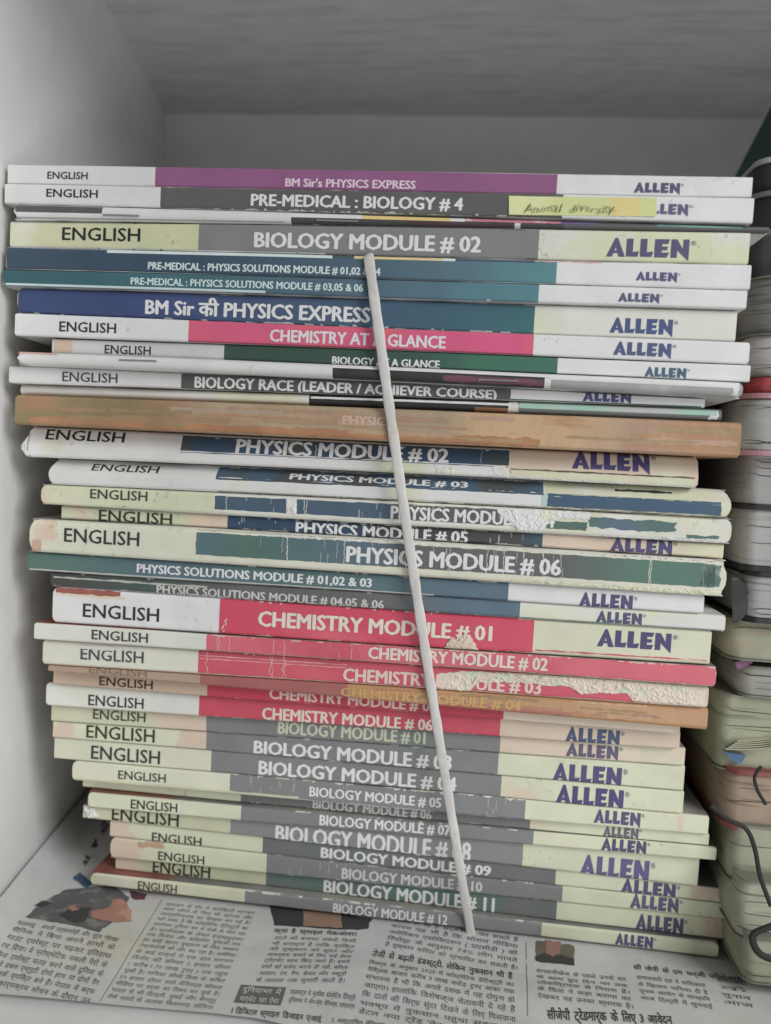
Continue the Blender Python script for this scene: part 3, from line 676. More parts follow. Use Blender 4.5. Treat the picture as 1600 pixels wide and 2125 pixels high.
# 30
k = book((150, 1619), (1469, 1734), (.3345, .3355), 'textbook', 'cream and grey book, BIOLOGY MODULE # 05, scratched band', 'book',
         M((202, 203, 182), alt=CRM, alts=20, altf=.48, wear=.3, dirt=.5), M((124, 125, 126), wear=.6, **GB), stained(CRM, .335, 1710, (1392, 1412), rn=.03, dirt=.3), (477, 1090), r=.001, ends=(.0025, .001), wear=.3, cover=grey_top)
patch(k, 477, 900, .93, .99, (196, 196, 192), jag=.0003); patch(k, 148, 620, .84, .99, (190, 192, 160), jag=.0002)
nicks(k, 26, 480, 1088)
eng(k, 246, 344, 1611, 18, (64, 64, 62)); ttl(k, 'BIOLOGY MODULE # 05', 643, 915, (779, 1654), 20); logo(k, 1233, 1329, 1697, 29, (82, 78, 116)); cracks(k, 485, 720, 9); cracks(k, 990, 1050, 5); done(k)
# 31
k = book((172, 1633), (1470, 1755), (.3425, .338), 'textbook', 'thin grey and cream book, BIOLOGY MODULE # 06, mostly hidden between two others', 'book',
         CR(), M((112, 113, 113), wear=.6, **GB), CR(), (500, 1100), r=.0008, wear=.3, cover=grey_top)
nicks(k, 26, 520, 1098, top=False)
ttl(k, 'BIOLOGY MODULE # 06', 650, 895, (772, 1679), 19, (190, 190, 188)); logo(k, 1252, 1325, 1727, 22, (100, 98, 112)); done(k)
# 32
k = book((182, 1676), (1485, 1786), (.338, .338), 'textbook', 'cream and grey book, BIOLOGY MODULE # 07, red print showing on its cover', 'book',
         CR(), M((122, 123, 124), wear=.2, **GB), CR(), (500, 1107), r=.0009, ends=(.002, .001), wear=.3, cover=red_top)
nicks(k, 14, 505, 1100, big=.0005)
patch(k, 365, 372, .2, .98, (206, 206, 202)); eng(k, 272, 368, 1672, 19, (52, 52, 50)); ttl(k, 'BIOLOGY MODULE # 07', 664, 934, (799, 1712), 21); logo(k, 1248, 1341, 1755, 27, (78, 74, 108)); done(k)
# 33
k = book((172, 1698), (1447, 1841), (.3408, .3408), 'textbook', 'cream and grey book, BIOLOGY MODULE # 08, frayed white left corner', 'book',
         M((188, 190, 160), wear=.2), M((130, 131, 132), wear=.3, **GB), CR(), (478, 1085), r=.0011, wear=.3, cover=grey_top)
nicks(k, 20, 480, 1080, big=.0005)
eng(k, 233, 371, 1693, 30, (50, 50, 46)); ttl(k, 'BIOLOGY MODULE # 08', 573, 976, (774, 1747), 34); logo(k, 1204, 1347, 1801, 44, (92, 88, 130))
torn(k, [[(176, 1670), (196, 1668), (206, 1694), (184, 1696)]], M((208, 208, 206), rough=.85, bump=.5), .0012); done(k)
# 34
k = book((228, 1736), (1512, 1875), (.3425, .3425), 'textbook', 'cream and grey book, BIOLOGY MODULE # 09, first below the frayed corner', 'book',
         stained(CRM, .3425, 1720, (180, 292), wear=.2), M((108, 109, 109), alt=(92, 118, 108), alts=20, altf=.62, wear=.2), stained(CRM, .3425, 1850, (1425, 1500), rn=.03, dirt=.3), (545, 1153), wear=.2, cover=grey_top)
PK = M((204, 178, 158), alt=CRM, alts=90, altf=.6)
nicks(k, 10, 550, 1150, big=.0004)
eng(k, 316, 418, 1741, 18, (58, 58, 48)); ttl(k, 'BIOLOGY MODULE # 09', 667, 1018, (842, 1788), 21); logo(k, 1289, 1402, 1843, 29, (82, 76, 114)); done(k)
# 35
k = book((228, 1781), (1519, 1909), (.3425, .343), 'textbook', 'cream and grey book, BIOLOGY MODULE # 10, third from the bottom', 'book',
         stained(CRM, .3425, 1760, (180, 285), wear=.2), M((122, 123, 123), wear=.5, **GB), CR(), (553, 1167), r=.001, ends=(.003, .001), wear=.3, cover=grey_top)
patch(k, 286, 340, .02, .3, (184, 150, 126), jag=.0012)
nicks(k, 22, 555, 1160)
eng(k, 329, 424, 1780, 18, (52, 52, 52)); ttl(k, 'BIOLOGY MODULE # 10', 710, 1000, (855, 1826), 21, (192, 192, 190)); logo(k, 1308, 1408, 1874, 31, (92, 88, 116)); cracks(k, 560, 900, 8); done(k)
# 36
k = book((240, 1803), (1510, 1951), (.346, .344), 'textbook', 'cream and dark grey green book, BIOLOGY MODULE # 11, second from the bottom', 'book',
         stained((184, 186, 156), .345, 1790, (180, 284)), M((106, 108, 107), alt=(86, 116, 104), alts=18, altf=.52, wear=.25), stained(CRM, .344, 1930, (1458, 1500), rn=.03, dirt=.3), (552, 1155), wear=.3, cover=grey_top)
nicks(k, 10, 555, 1150, big=.0004)
eng(k, 318, 436, 1803, 26, (46, 46, 42)); ttl(k, 'BIOLOGY MODULE # 11', 673, 1025, (849, 1858), 28); logo(k, 1320, 1418, 1917, 33, (82, 80, 110)); done(k)
# 37
k = book((187, 1837), (1489, 1988), (.3405, .3415), 'textbook', 'cream and grey book, BIOLOGY MODULE # 12, lowest, lying directly on the newspaper', 'book',
         M((200, 202, 172), alt=(206, 206, 198), alts=22, altf=.52, wear=.15), M((128, 129, 130), wear=.4, **GB), CR(), (508, 1124), r=.0011, ends=(.003, .002), wear=.3, cover=red_top)
nicks(k, 24, 510, 1480, big=.0006)
eng(k, 287, 367, 1841, 18, (62, 62, 60)); ttl(k, 'BIOLOGY MODULE # 12', 692, 928, (810, 1896), 20); logo(k, 1277, 1355, 1952, 25, (86, 82, 118)); patch(k, 1130, 1480, .955, .985, (110, 106, 88), jag=.0003); done(k)
BOT = k

# ------------------------------------------------------------------ sticky note
k = BK2; mb = MB(); NT = M((196, 202, 140), alt=(204, 208, 152), alts=40, rough=.7, spec=.1, var=.03); OR = M((216, 196, 130), rough=.7, spec=.1)
def np_(x, y, off):
    t, v = k.inv(x, y); return k.BL+k.D*t+Vector((0, 0, (k.ztl*(1-v)+k.BL.z*v)*(1-t)+(k.ztr*(1-v)+k.BR.z*v)*t-(k.BL.z)))-k.N*off
for xa, xb, m in ((1056, 1266, NT), (1266, 1326, OR), (1326, 1362, NT)):
    G = []
    for i in range(7):
        x = xa+(xb-xa)*i/6; f = (x-1056)/306
        G.append([np_(x, 407+5*f+(38.5-1.0*f)*j/3, .0003+.0005*max(0, f-.8)**2*9+.0003*max(0, .12-f)*8) for j in range(4)])
    mb.grid(G, m)
sn = empty('sticky_note', np_(1209, 428, .0003), 'yellow handwritten sticky note stuck on the dark grey spine near its logo', 'sticky note')
so = sn.location.copy(); mb.build('note_paper', sn, so)
gv, gf = glyphs('Animal  diversity.', -.012, 2); xs = [p.x for p in gv]; mb = MB(); kk = mb.mat(M((112, 114, 84), var=0))
for p in gv:
    f = (p.x-min(xs))/(max(xs)-min(xs)); x = 1088+190*f+p.y*6; y = 440.5+1.2*f-p.y*(24+5*math.sin(f*23))+2.2*math.sin(f*17); x += 1.6*math.sin(f*31+p.y*3)
    mb.v.append(np_(x, y, .0007)); mb.edge.append(99.)
mb.f = list(gf); mb.mi = [kk]*len(gf); mb.sm = [False]*len(gf); mb.build('handwriting', sn, so)

# ------------------------------------------------------------------ cord around the lower books
pts = []
cx = lambda y: 764+(978-764)*(y-528)/(1942-528)+6*math.sin((y-528)/1414*math.pi)*-1
for b_ in BOOKS[4:]:
    for v in (.12, .5, .88):
        t = b_.tx(860, v)
        for _ in range(3):
            y = proj(b_.S(t, v))[1]; t = b_.tx(cx(y), v)
        p = b_.S(t, v); x, y = proj(p); pts.append((y, p.y))
pts.sort(); hull = []
for q in pts:
    while len(hull) > 1 and (hull[-1][1]-hull[-2][1])*(q[0]-hull[-2][0]) >= (q[1]-hull[-2][1])*(hull[-1][0]-hull[-2][0]): hull.pop()
    hull.append(q)
def cy(y):
    if y <= hull[0][0]: return hull[0][1]
    for a, c in zip(hull, hull[1:]):
        if a[0] <= y <= c[0]: return a[1]+(c[1]-a[1])*(y-a[0])/(c[0]-a[0])
    return hull[-1][1]
path = [at(762, 527, hull[0][1]+.004)]
for i in range(241):
    y = 532+(1940-532)*i/240; path.append(at(cx(y), y, cy(y)-.0011))
path += [at(980, 1946, hull[-1][1]+.001), at(981, 1944, hull[-1][1]+.006)]
mb = MB(); CM = M((196, 194, 191), alt=(186, 178, 172), alts=60, altf=.55, rough=.8, spec=.1, bump=.5, var=.06); G = []
for i, p in enumerate(path):
    a = path[max(0, i-1)]; c = path[min(len(path)-1, i+1)]; d = (c-a).normalized(); sd = d.cross(Vector((0, 1, 0))).normalized(); nn = sd.cross(d)
    tw = .10*math.sin(i*.05)+.04*math.sin(i*.17); wv = .00195*(1+.05*math.sin(i*.5)); row = []
    for j in range(29):
        th = 2*math.pi*j/28; lb = 1+.05*noise.noise((th*1.2, i*.12, 3)); q = (math.cos(th)*wv*lb, math.sin(th)*.0005*lb)
        row.append(p+sd*(q[0]*math.cos(tw)-q[1]*math.sin(tw)*.3)+nn*(q[1]))
    G.append(row)
mb.grid(G, CM); mb.face(G[0][:-1], CM); mb.face(G[-1][:-1], CM)
tag(mb.build('flat_cord', None, path[0].copy()), 'off white flat cord running slanted down across the book spines', 'cord')

# ------------------------------------------------------------------ newspaper
Z0 = min(BOT.BL.z, BOT.BR.z)-.0007
def nz(x, y):
    z = .0011*noise.noise((x*14, y*18, 1))+.0004*noise.noise((x*40, y*40, 5))
    under = .33 < y < .53 and -.165 < x < .125
    z = min(0, z) if under else z
    if y > .325: z *= max(0, 1-(y-.325)/.02)*.6
    d = x-(wx(y)+.014)
    if d < 0: z += (d*d)*55
    e = .318-y
    if e > 0 and x < .3: z += .0016*max(0, math.sin(min(1, e/.03)*math.pi))*(.6+.4*math.sin(x*23+1))
    return Z0+z
def npt(x, y):
    p = on_z(x, y, Z0)
    for _ in range(4): p = on_z(x, y, nz(p.x, p.y))
    return p
# front edge of the sheet follows the picture line (0,2062) .. (700,2128)
FE = [on_z(*q, Z0) for q in ((-60, 2058), (0, 2062), (200, 2078), (400, 2096), (490, 2108), (570, 2128), (640, 2156))]
def front(x):
    y = FE[0].y if x < FE[0].x else FE[-1].y
    for a, c in zip(FE, FE[1:]):
        if a.x <= x <= c.x: y = a.y+(c.y-a.y)*(x-a.x)/(c.x-a.x)
    return max(.266, y+.0005*noise.noise((x*30, 0, 0)))
mb = MB(); PM = M((190, 190, 189), alt=(186, 186, 172), alts=12, altf=.56, rough=.85, spec=.08, var=.05, bump=.25); G = []
nx, ny = 150, 70
for i in range(nx+1):
    row = []
    for j in range(ny+1):
        x = wx(.33)+(XR-.02-wx(.33))*(i/nx)**1.15; y = front(x)+(YB-.004-front(x))*(j/ny)**1.6
        x = x+(wx(y)+.0015-wx(.33))*(1-i/nx); row.append(Vector((x, y, nz(x, y))))
    G.append(row)
mb.grid(G, PM)
nw = empty('newspaper', (0, .33, Z0), 'printed newspaper sheet in a Hindi script lining the shelf board under the stack', 'newspaper')
no = nw.location.copy(); mb.build('paper_sheet', nw, no)
def aff(TL, TR, BL):
    a, b_, c = (on_z(*q, Z0) for q in (TL, TR, BL)); return a, b_-a, c-a
def nprint(name, verts, faces, m, TL, TR, BL, off=.00018, parent=nw):      # verts in 0..1 x 0..1 (down)
    a, ex, ey = aff(TL, TR, BL); mb = MB(); kk = mb.mat(m)
    for u, v in verts:
        p = a+ex*u+ey*v; mb.v.append(Vector((p.x, p.y, nz(p.x, p.y)+off))); mb.edge.append(99.)
    mb.f = list(faces); mb.mi = [kk]*len(faces); mb.sm = [False]*len(faces)
    return mb.build(name, parent, no)
NI = M((104, 104, 103), var=.1, rough=.85, spec=.05); NB = M((76, 76, 75), var=.05, rough=.85, spec=.05)
def ntext(name, lines, TL, TR, BL, m=NI, bold=.0, cap=.78, just=True, res=1):
    V = []; F = []; n = len(lines)
    for i, s in enumerate(lines):
        if not s: continue
        words = s.split(' ') if just else [s]
        gl = [glyphs(w_, bold, res) for w_ in words]
        ws = [max(p.x for p in g[0])-min(p.x for p in g[0]) for g in gl]
        tot = sum(ws); sp = .24; k_ = len(words)
        if just: sc = 1/(tot+.42*(k_-1)); gap = .42*sc
        else: sc = 1/tot; gap = 0
        x = 0
        for g, w_ in zip(gl, ws):
            mx = min(p.x for p in g[0]); o = len(V)
            V += [(x+(p.x-mx)*sc, (i+.8-p.y*cap)/n) for p in g[0]]; F += [tuple(q+o for q in f) for f in g[1]]
            x += w_*sc+gap
    return nprint(name, V, F, m, TL, TR, BL)
def nquad(name, TL, TR, BL, m, n=14, off=.00012):
    V = []; F = []
    for i in range(n+1):
        for j in range(n+1): V.append((i/n, j/n))
    for i in range(n):
        for j in range(n): F.append((i*(n+1)+j, i*(n+1)+j+1, (i+1)*(n+1)+j+1, (i+1)*(n+1)+j))
    return nprint(name, V, F, m, TL, TR, BL, off)
def npoly(name, px, m, off=.0002):
    mb = MB(); c = Vector((sum(p[0] for p in px)/len(px), sum(p[1] for p in px)/len(px))); rings = []
    for f in (1., .66, .33):
        r_ = []
        for (x, y), (x2, y2) in zip(px, px[1:]+px[:1]):
            for j in range(6):
                X = x+(x2-x)*j/6; Y = y+(y2-y)*j/6; X += 3.5*noise.noise((X*.09, Y*.09, 1)); Y += 2.5*noise.noise((X*.09, Y*.09, 7)); p = on_z(c.x+(X-c.x)*f, c.y+(Y-c.y)*f, Z0); r_.append(Vector((p.x, p.y, nz(p.x, p.y)+off)))
        rings.append(r_+[r_[0]])
    mb.grid(rings, m); mb.face(rings[-1][:-1], m)
    return mb.build(name, nw, no)
I = '\u093f'      # the short i sign is drawn before its consonant
W = lambda s: s
c1 = ["\u0915\u093e\u0920\u092e\u093e\u0902\u0921\u0942 : \u0905\u092a\u0928\u0940 \u092a\u0930\u094d\u0935\u0924\u093e\u0930\u094b\u0939\u0940 \u0914\u0930 \u092a\u0942\u0930\u094d\u0935 \u0917\u094b\u0930\u0916\u093e", "\u0938\u0948"+I+"\u0928\u0915 \u0928\u0947 "+I+"\u092c\u0928\u093e \u0905\u092a\u0928\u0947 \u0939\u093e\u0925\u094b\u0902 \u0915\u0947", "\u092e\u093e\u0909\u0902\u091f \u090f\u0935\u0930\u0947\u0938\u094d\u091f \u092a\u0930 \u091a\u0922\u093c\u0915\u0930 \u0907"+I+"\u0924\u0939\u093e\u0938", "\u0930\u091a "+I+"\u0926\u092f\u093e\u0964 \u0935\u0947 \u092a\u094d\u0930\u094b\u0938\u094d\u0925\u0947"+I+"\u091f\u0915 \u0928\u0915\u0932\u0940 \u092a\u0948\u0930\u094b\u0902 \u0915\u0947",
      I+"\u092c\u0928\u093e \u090f\u0935\u0930\u0947\u0938\u094d\u091f \u092b\u0924\u0939 \u0915\u0930\u0928\u0947 \u0935\u093e\u0932\u0947 \u0926\u0941"+I+"\u0928\u092f\u093e \u0915\u0947", "\u092a\u0939\u0932\u0947 \u0921\u092c\u0932 \u090f\u092e\u094d\u092a\u0941\u091f\u0940 \u0926\u094b\u0928\u094b\u0902 \u0939\u093e\u0925 \u092f\u093e \u0926\u094b\u0928\u094b\u0902 \u092a\u0948\u0930", "\u0917\u0902\u0935\u093e \u091a\u0941\u0915\u0947 \u0935\u094d\u092f"+I+"\u0915\u094d\u0924 \u092c\u0928\u0947 \u0939\u0948\u0902\u0964 \u0928\u0947\u092a\u093e\u0932 \u092e\u0947\u0902 \u092c\u0930\u094d\u092b", "\u0924\u0942\u092b\u093e\u0928 \u0915\u093e\u0930\u094d\u092f\u0915\u094d\u0930\u092e \u092e\u094b\u091a\u0928 \u0915\u0947 \u0926\u094c\u0930\u093e\u0928 \u0909\u0928"]
c2 = ["\u0938\u094d\u092e\u093e\u0907\u0932 \u0915\u0947 \u0926\u094c\u0930 \u092e\u0947\u0902 \u0938\u0947\u0932\u0947"+I+"\u092c\u094d\u0930\u091f\u0940 \u0938\u094d\u091f\u093e\u0907\u0932", "\u0906\u092e \u0932\u094b\u0917\u094b\u0902 \u0915\u0947 "+I+"\u0932\u090f \u092d\u0940 \u0938\u094d\u091f\u0947\u091f\u0938 \u0914\u0930", "\u0906\u0924\u094d\u092e"+I+"\u0935\u0936\u094d\u0935\u093e\u0938 \u0915\u093e "+I+"\u0939\u0938\u094d\u0938\u093e \u092c\u0928 \u0917\u0908 \u0939\u0948\u0964", "\u092f\u0939\u0940 \u0935\u091c\u0939 \u0939\u0948 "+I+"\u0915 \u0915\u0949\u0938\u094d\u092e\u0947"+I+"\u091f\u0915 \u0921\u0947\u0902"+I+"\u091f\u0938\u094d\u091f\u094d\u0930\u0940 \u0915\u093e", "\u0915\u093e\u0930\u094b\u092c\u093e\u0930 \u0926\u0941"+I+"\u0928\u092f\u093e \u092d\u0930 \u092e\u0947\u0902 \u0924\u0947\u091c\u0940 \u0938\u0947 \u092b\u0948\u0932 \u0930\u0939\u093e", "\u0939\u0948\u0964 \u092a\u094d\u0930\u0924\u0940\u0915\u094d\u0937\u093e \u0938\u0947 \u0932\u0947\u0915\u0930 \u0907\u0928\u094d\u092b\u094d\u0932\u0941\u090f\u0902\u0938\u0930", "\u0924\u0915 "+I+"\u0938\u0928\u0947\u092e\u093e \u0914\u0930 \u0915\u0949\u0930\u094d\u092a\u094b\u0930\u0947\u091f \u092f\u0941\u0935\u093e\u0913\u0902 \u0924\u0915", "\u0939\u0930 \u0915\u094b\u0908 \u092c\u0947\u0939\u0924\u0930 \u092e\u0941\u0938\u094d\u0915\u093e\u0928 \u0915\u0947 "+I+"\u0932\u090f \u0938\u093e\u092e\u093e\u0928", "\u091f\u0947\u0915\u094d\u0928\u094b\u0932\u0949\u091c\u0940 \u0915\u0940 \u0913\u0930 \u092c\u0922\u093c \u0930\u0939\u093e \u0939\u0948\u0964 \u0905\u092e\u0947"+I+"\u0930\u0915\u093e", "\u0915\u0947 \u0915\u0908 \u0930\u093e\u091c\u094d\u092f\u094b\u0902 \u092e\u0947\u0902 \u090f\u0915 \u0926\u093e\u0902\u0924 \u0932\u0917\u092d\u0917", I+"\u0935\u0928\u0940\u0930 \u0915\u0940 \u0915\u0940\u092e\u0924 2 \u0939\u091c\u093e\u0930 \u0921\u0949\u0932\u0930", "( \u0915\u0930\u0940\u092c 1.70 \u0932\u093e\u0916 \u0930\u0941\u092a\u090f ) \u0924\u0915 \u092a\u0939\u0941\u0902\u091a", "\u091a\u0941\u0915\u0940 \u0939\u0948\u0964 \u0917\u093e"+I+"\u092f\u0915\u093e \u091c\u094b\u091c\u094b "+I+"\u0938\u0935\u093e \u0915\u0947 \u0915"+I+"\u0925\u0924", "50 \u0939\u091c\u093e\u0930 \u0921\u0949\u0932\u0930 \u0935\u093e\u0932\u0947 \u0935\u0947"+I+"\u0928\u092f\u0930\u094d\u0938 \u0938\u094b\u0936\u0932", "\u092e\u0940"+I+"\u0921\u092f\u093e \u092a\u0930 \u091a\u0930\u094d\u091a\u093e \u0915\u093e "+I+"\u0935\u0937\u092f \u092c\u0928 \u091a\u0941\u0915\u0947 \u0939\u0948\u0902\u0964", "\u092d\u093e\u0930\u0924 \u092e\u0947\u0902 \u092d\u0940 "+I+"\u0926\u0932\u094d\u0932\u0940, \u092e\u0941\u0902\u092c\u0908 \u0914\u0930 \u092c\u0947\u0902\u0917\u0932\u0941\u0930\u0941", "\u091c\u0948\u0938\u0947 \u0936\u0939\u0930\u094b\u0902 \u0915\u0947 \u0905\u0932\u093e\u0935\u093e "+I+"\u0915\u0936\u0928\u0917\u0922\u093c \u091c\u094b"+I+"\u0927\u092f\u093e"]
c3 = ["\u0926\u093e\u0902\u0924\u094b\u0902 \u0915\u0940 \u092c\u0928\u093e\u0935\u091f \u0938\u0902\u092c\u0902\u0927\u0940 "+I+"\u0915\u0938\u0940", "\u092d\u0940 \u0938\u092e\u0938\u094d\u092f\u093e \u0939\u0948 \u0924\u093e"+I+"\u0915 \u0935\u094d\u092f"+I+"\u0915\u094d\u0924", "\u0915\u0940 \u092e\u0941\u0938\u094d\u0915\u093e\u0928 \u0915\u094b \u0938\u0941\u0902\u0926\u0930 \u0914\u0930", "\u0906\u0915\u0930\u094d\u0937\u0915 \u092c\u0928\u093e\u0928\u0947 \u0915\u0947 "+I+"\u0932\u090f \u0915\u0908 \u0921\u0947\u0902\u091f\u0932", "\u091f\u094d\u0930\u0940\u091f\u092e\u0947\u0902\u091f \u0938\u093e\u0925 "+I+"\u0915\u090f \u091c\u093e\u0924\u0947 \u0939\u0948\u0902\u0964 \u0907\u0938\u092e\u0947\u0902", "\u0926\u093e\u0902\u0924\u094b\u0902 \u0915\u094b \u0938\u092b\u0947\u0926 \u0915\u0930\u0928\u093e \u0939\u0940 \u0928\u0939\u0940\u0902, \u092c"+I+"\u0932\u094d\u0915", "\u0906\u0915\u093e\u0930, \u0930\u0902\u0917, \u0917\u0948\u092a, \u092c\u0947\u0935\u0932 \u0914\u0930 \u092e\u0938\u0942\u0921\u093c\u094b\u0902", "\u0915\u0947 \u0905\u0932\u093e\u0935\u093e \u0924\u0915 \u0938\u0941\u0927\u093e\u0930\u0940 \u091c\u093e\u0924\u0940 \u0939\u0948\u0964"]
c4 = ["\u0938\u0939\u093e\u0930\u093e \u0932\u0947 \u0930\u0939\u0947 \u0939\u0948\u0902 \u0938\u0930\u094d\u091c\u0928 \u092a\u0930 \u0915\u0930 \u0938\u0915\u0924\u0947 \u0939\u0948\u0902", "\u0915\u093e\u0930\u0923 \u092f\u0939 \u092d\u0940 \u0939\u0948 "+I+"\u0915 \u0938\u094b\u0936\u0932 \u092e\u0940"+I+"\u0921\u092f\u093e", "\u0905\u092e\u0947"+I+"\u0930\u0915\u0928 \u090f\u0938\u094b"+I+"\u0938\u090f\u0936\u0928 ( \u090f\u090f\u0938\u0940\u0921\u0940 ) \u0915\u0940", I+"\u0930\u092a\u094b\u0930\u094d\u091f \u0915\u0947 \u0905\u0928\u0941\u0938\u093e\u0930 74% \u0932\u094b\u0917 \u092e\u093e\u0928\u0924\u0947", "\u0939\u0948\u0902 \u092e\u0941\u0938\u094d\u0915\u093e\u0928 \u0915"+I+"\u0930\u092f\u0930 \u0915\u094b \u092a\u094d\u0930\u092d\u093e"+I+"\u0935\u0924 \u0915\u0930 \u0938\u0915\u0924\u0940 \u0939\u0948\u0964"]
c4b = [I+"\u0930\u0938\u0930\u094d\u091a \u0915\u0947 \u0905\u0928\u0941\u0938\u093e\u0930 2025 \u092e\u0947\u0902 \u0915\u0949\u0938\u094d\u092e\u0947"+I+"\u091f\u0915 \u0921\u0947\u0902"+I+"\u091f\u0938\u094d\u091f\u094d\u0930\u0940 \u0915\u093e", "\u0935\u0948"+I+"\u0936\u094d\u0935\u0915 \u092c\u093e\u091c\u093e\u0930 \u0915\u0930\u0940\u092c 3 \u0932\u093e\u0916 \u0915\u0930\u094b\u0921\u093c \u0930\u0941\u092a\u090f \u0906\u0902\u0915\u093e \u0917\u092f\u093e", "\u0938\u0902\u092d\u093e\u0935\u0928\u093e \u0939\u0948 \u092d\u0940 "+I+"\u0915 \u0905\u0917\u0932\u0947 \u0926\u0936\u0915 \u092e\u0947\u0902 \u092f\u0939 \u0926\u094b\u0917\u0941\u0928\u093e \u0939\u094b", "\u091c\u093e\u090f\u0917\u093e\u0964 \u0939\u093e\u0932\u093e\u0902"+I+"\u0915 "+I+"\u0935\u0936\u0947\u0937\u091c\u094d\u091e \u091a\u0947\u0924\u093e\u0935\u0928\u0940 \u0926\u0947 \u0930\u0939\u0947 \u0939\u0948\u0902", I+"\u0915 \u0926\u093e\u0902\u0924\u094b\u0902 \u0915\u0940 "+I+"\u0938\u0930\u094d\u092b \u0938\u0941\u0902\u0926\u0930 "+I+"\u0926\u0916\u0928\u0947 \u0915\u0947 "+I+"\u0932\u090f "+I+"\u0918\u0938\u0935\u093e\u0928\u093e", "\u092d\u0935\u0937\u094d\u092f \u092e\u0947\u0902 \u0928\u0941\u0915\u0938\u093e\u0928 \u092a\u0939\u0941\u0902\u091a\u093e \u0938\u0915\u0924\u093e \u0939\u0948\u0964", "\u0921\u0947\u0902\u091f\u0932 \u0928\u092f\u093e \u091f\u094d\u0930\u0947\u0902\u0921 '\u0935\u0947\u0928\u0941\u0905\u0932 \u0938\u094d\u092e\u093e\u0907\u0932' \u0915\u093e"]
c5 = ["\u0938\u0928\u0938\u0928\u0940\u0916\u0947\u091c \u0938\u0947 \u092a\u0939\u0932\u0947 \u0909\u0928\u0915\u0947 \u0938\u0930", "\u0915\u0947 \u0938\u093e\u0925 \u0939\u0941\u090f "+I+"\u0926\u0928 \u092d\u0930 \u0924\u0915", "\u0932\u094b\u0915"+I+"\u092a\u094d\u0930\u092f\u0924\u093e \u0938\u0947 "+I+"\u0928\u0930\u093e\u0936 \u0939\u0948\u0902\u0964", "\u0915\u0947 "+I+"\u092a\u0924\u093e \u0928\u0947 \u0915\u0939\u093e \u092c\u0924\u093e\u092f\u093e \u0915\u093e", "\u0926\u0947\u0916\u0915\u0930 \u092f\u0939 \u0909\u0928\u0915\u093e \u0938\u094d\u092e\u093e\u0930\u0915 \u0939\u0948\u0964"]
c6 = ["\u0938\u092e\u093e\u091c\u0935\u093e\u0926\u0940 \u0926\u0932 \u0928\u0947 \u092e\u093e"+I+"\u0932\u0915\u093e\u0928\u093e", "\u0915\u0947 "+I+"\u0916\u0932\u093e\u092b \u092f\u093e"+I+"\u091a\u0915\u093e \u0926\u0940 \u0939\u0948", "\u091a\u0941\u0928\u093e\u0935 \u0906\u092f\u094b\u0917 \u0938\u0947 \u092e\u093e\u0928\u0939\u093e"+I+"\u0928", "\u0906\u091c "+I+"\u0926\u0932\u094d\u0932\u0940 \u092e\u0947\u0902 \u0938\u0941\u0928\u0935\u093e\u0908"]
ntext('body_text', c1, (42, 1908), (250, 1944), (-52, 2042))
ntext('body_text', c2, (349, 1871), (531, 1890), (218, 2072), bold=-.004)
ntext('headline', ["\u0915\u094d\u092f\u093e \u0939\u0948 \u0938\u094d\u092e\u093e\u0907\u0932 \u092e\u0947\u0915\u0913\u0935\u0930?"], (571, 1924), (742, 1932), (567, 1938), NB, .012)
ntext('body_text', c3, (573, 1940), (741, 1947), (528, 2040))
ntext('body_text', ["\u090f\u0915\u094d\u0938\u092a\u0930\u094d\u091f\u094d\u0938 \u0915\u0947 \u092e\u0941\u0924\u093e"+I+"\u092c\u0915 \u0915\u0949\u0938\u094d\u092e\u0947"+I+"\u091f\u0915 \u0921\u0947\u0902"+I+"\u091f\u0938\u094d\u091f\u094d\u0930\u0940", "\u0926\u0941"+I+"\u0928\u092f\u093e\u092d\u0930 \u092e\u0947\u0902 \u0928\u0949\u0928-\u092a\u094d\u0930\u0947\u092a \u0935\u0947"+I+"\u0928\u092f\u0930\u094d\u0938, \u090f\u0932\u093e\u0907\u0928\u0930\u094d\u0938"], (604, 2050), (738, 2064), (598, 2084))
ntext('headline', ["1 "+I+"\u0921"+I+"\u091c\u091f\u0932 \u0938\u094d\u092e\u093e\u0907\u0932 "+I+"\u0921\u091c\u093e\u0907\u0928 \u090f\u0906\u0908"], (484, 2086), (668, 2106), (479, 2107), NB, .012)
ntext('body_text', ["2 \u0905\u0932\u094d\u091f\u094d\u0930\u093e"+I+"\u0925\u0928 \u0935\u0947"+I+"\u0928\u092f\u0930\u094d\u0938"], (690, 2110), (800, 2121), (687, 2126), NB)
ntext('body_text', c4, (818, 1902), (1076, 1944), (798, 1966))
ntext('headline', ["\u0924\u0947\u091c\u0940 \u0938\u0947 \u092c\u0922\u093c\u0924\u0940 \u0907\u0902\u0921\u0938\u094d\u091f\u094d\u0930\u0940, \u0932\u0947"+I+"\u0915\u0928 \u0928\u0941\u0915\u0938\u093e\u0928 \u092d\u0940 \u0939\u0948\u0902"], (776, 1967), (1064, 2013), (770, 1991), NB, .012)
ntext('body_text', c4b, (768, 1994), (1066, 2040), (742, 2108))
ntext('body_text', c5, (1113, 2004), (1298, 2026), (1116, 2080))
ntext('headline', ["\u0938\u0940 \u091c\u0947\u092a\u0940 \u0915\u0947 \u0926\u092e \u092b\u0930\u094d\u091c\u0940 \u092b\u0949\u0932\u094b\u0905\u0930\u094d\u0938 \u0928\u0947"], (1314, 1998), (1556, 2026), (1315, 2016), NB, .008)
ntext('body_text', c6, (1320, 2022), (1462, 2040), (1330, 2084)); ntext('body_text', [q.split(' ')[0] for q in c6], (1486, 2026), (1545, 2034), (1504, 2092))
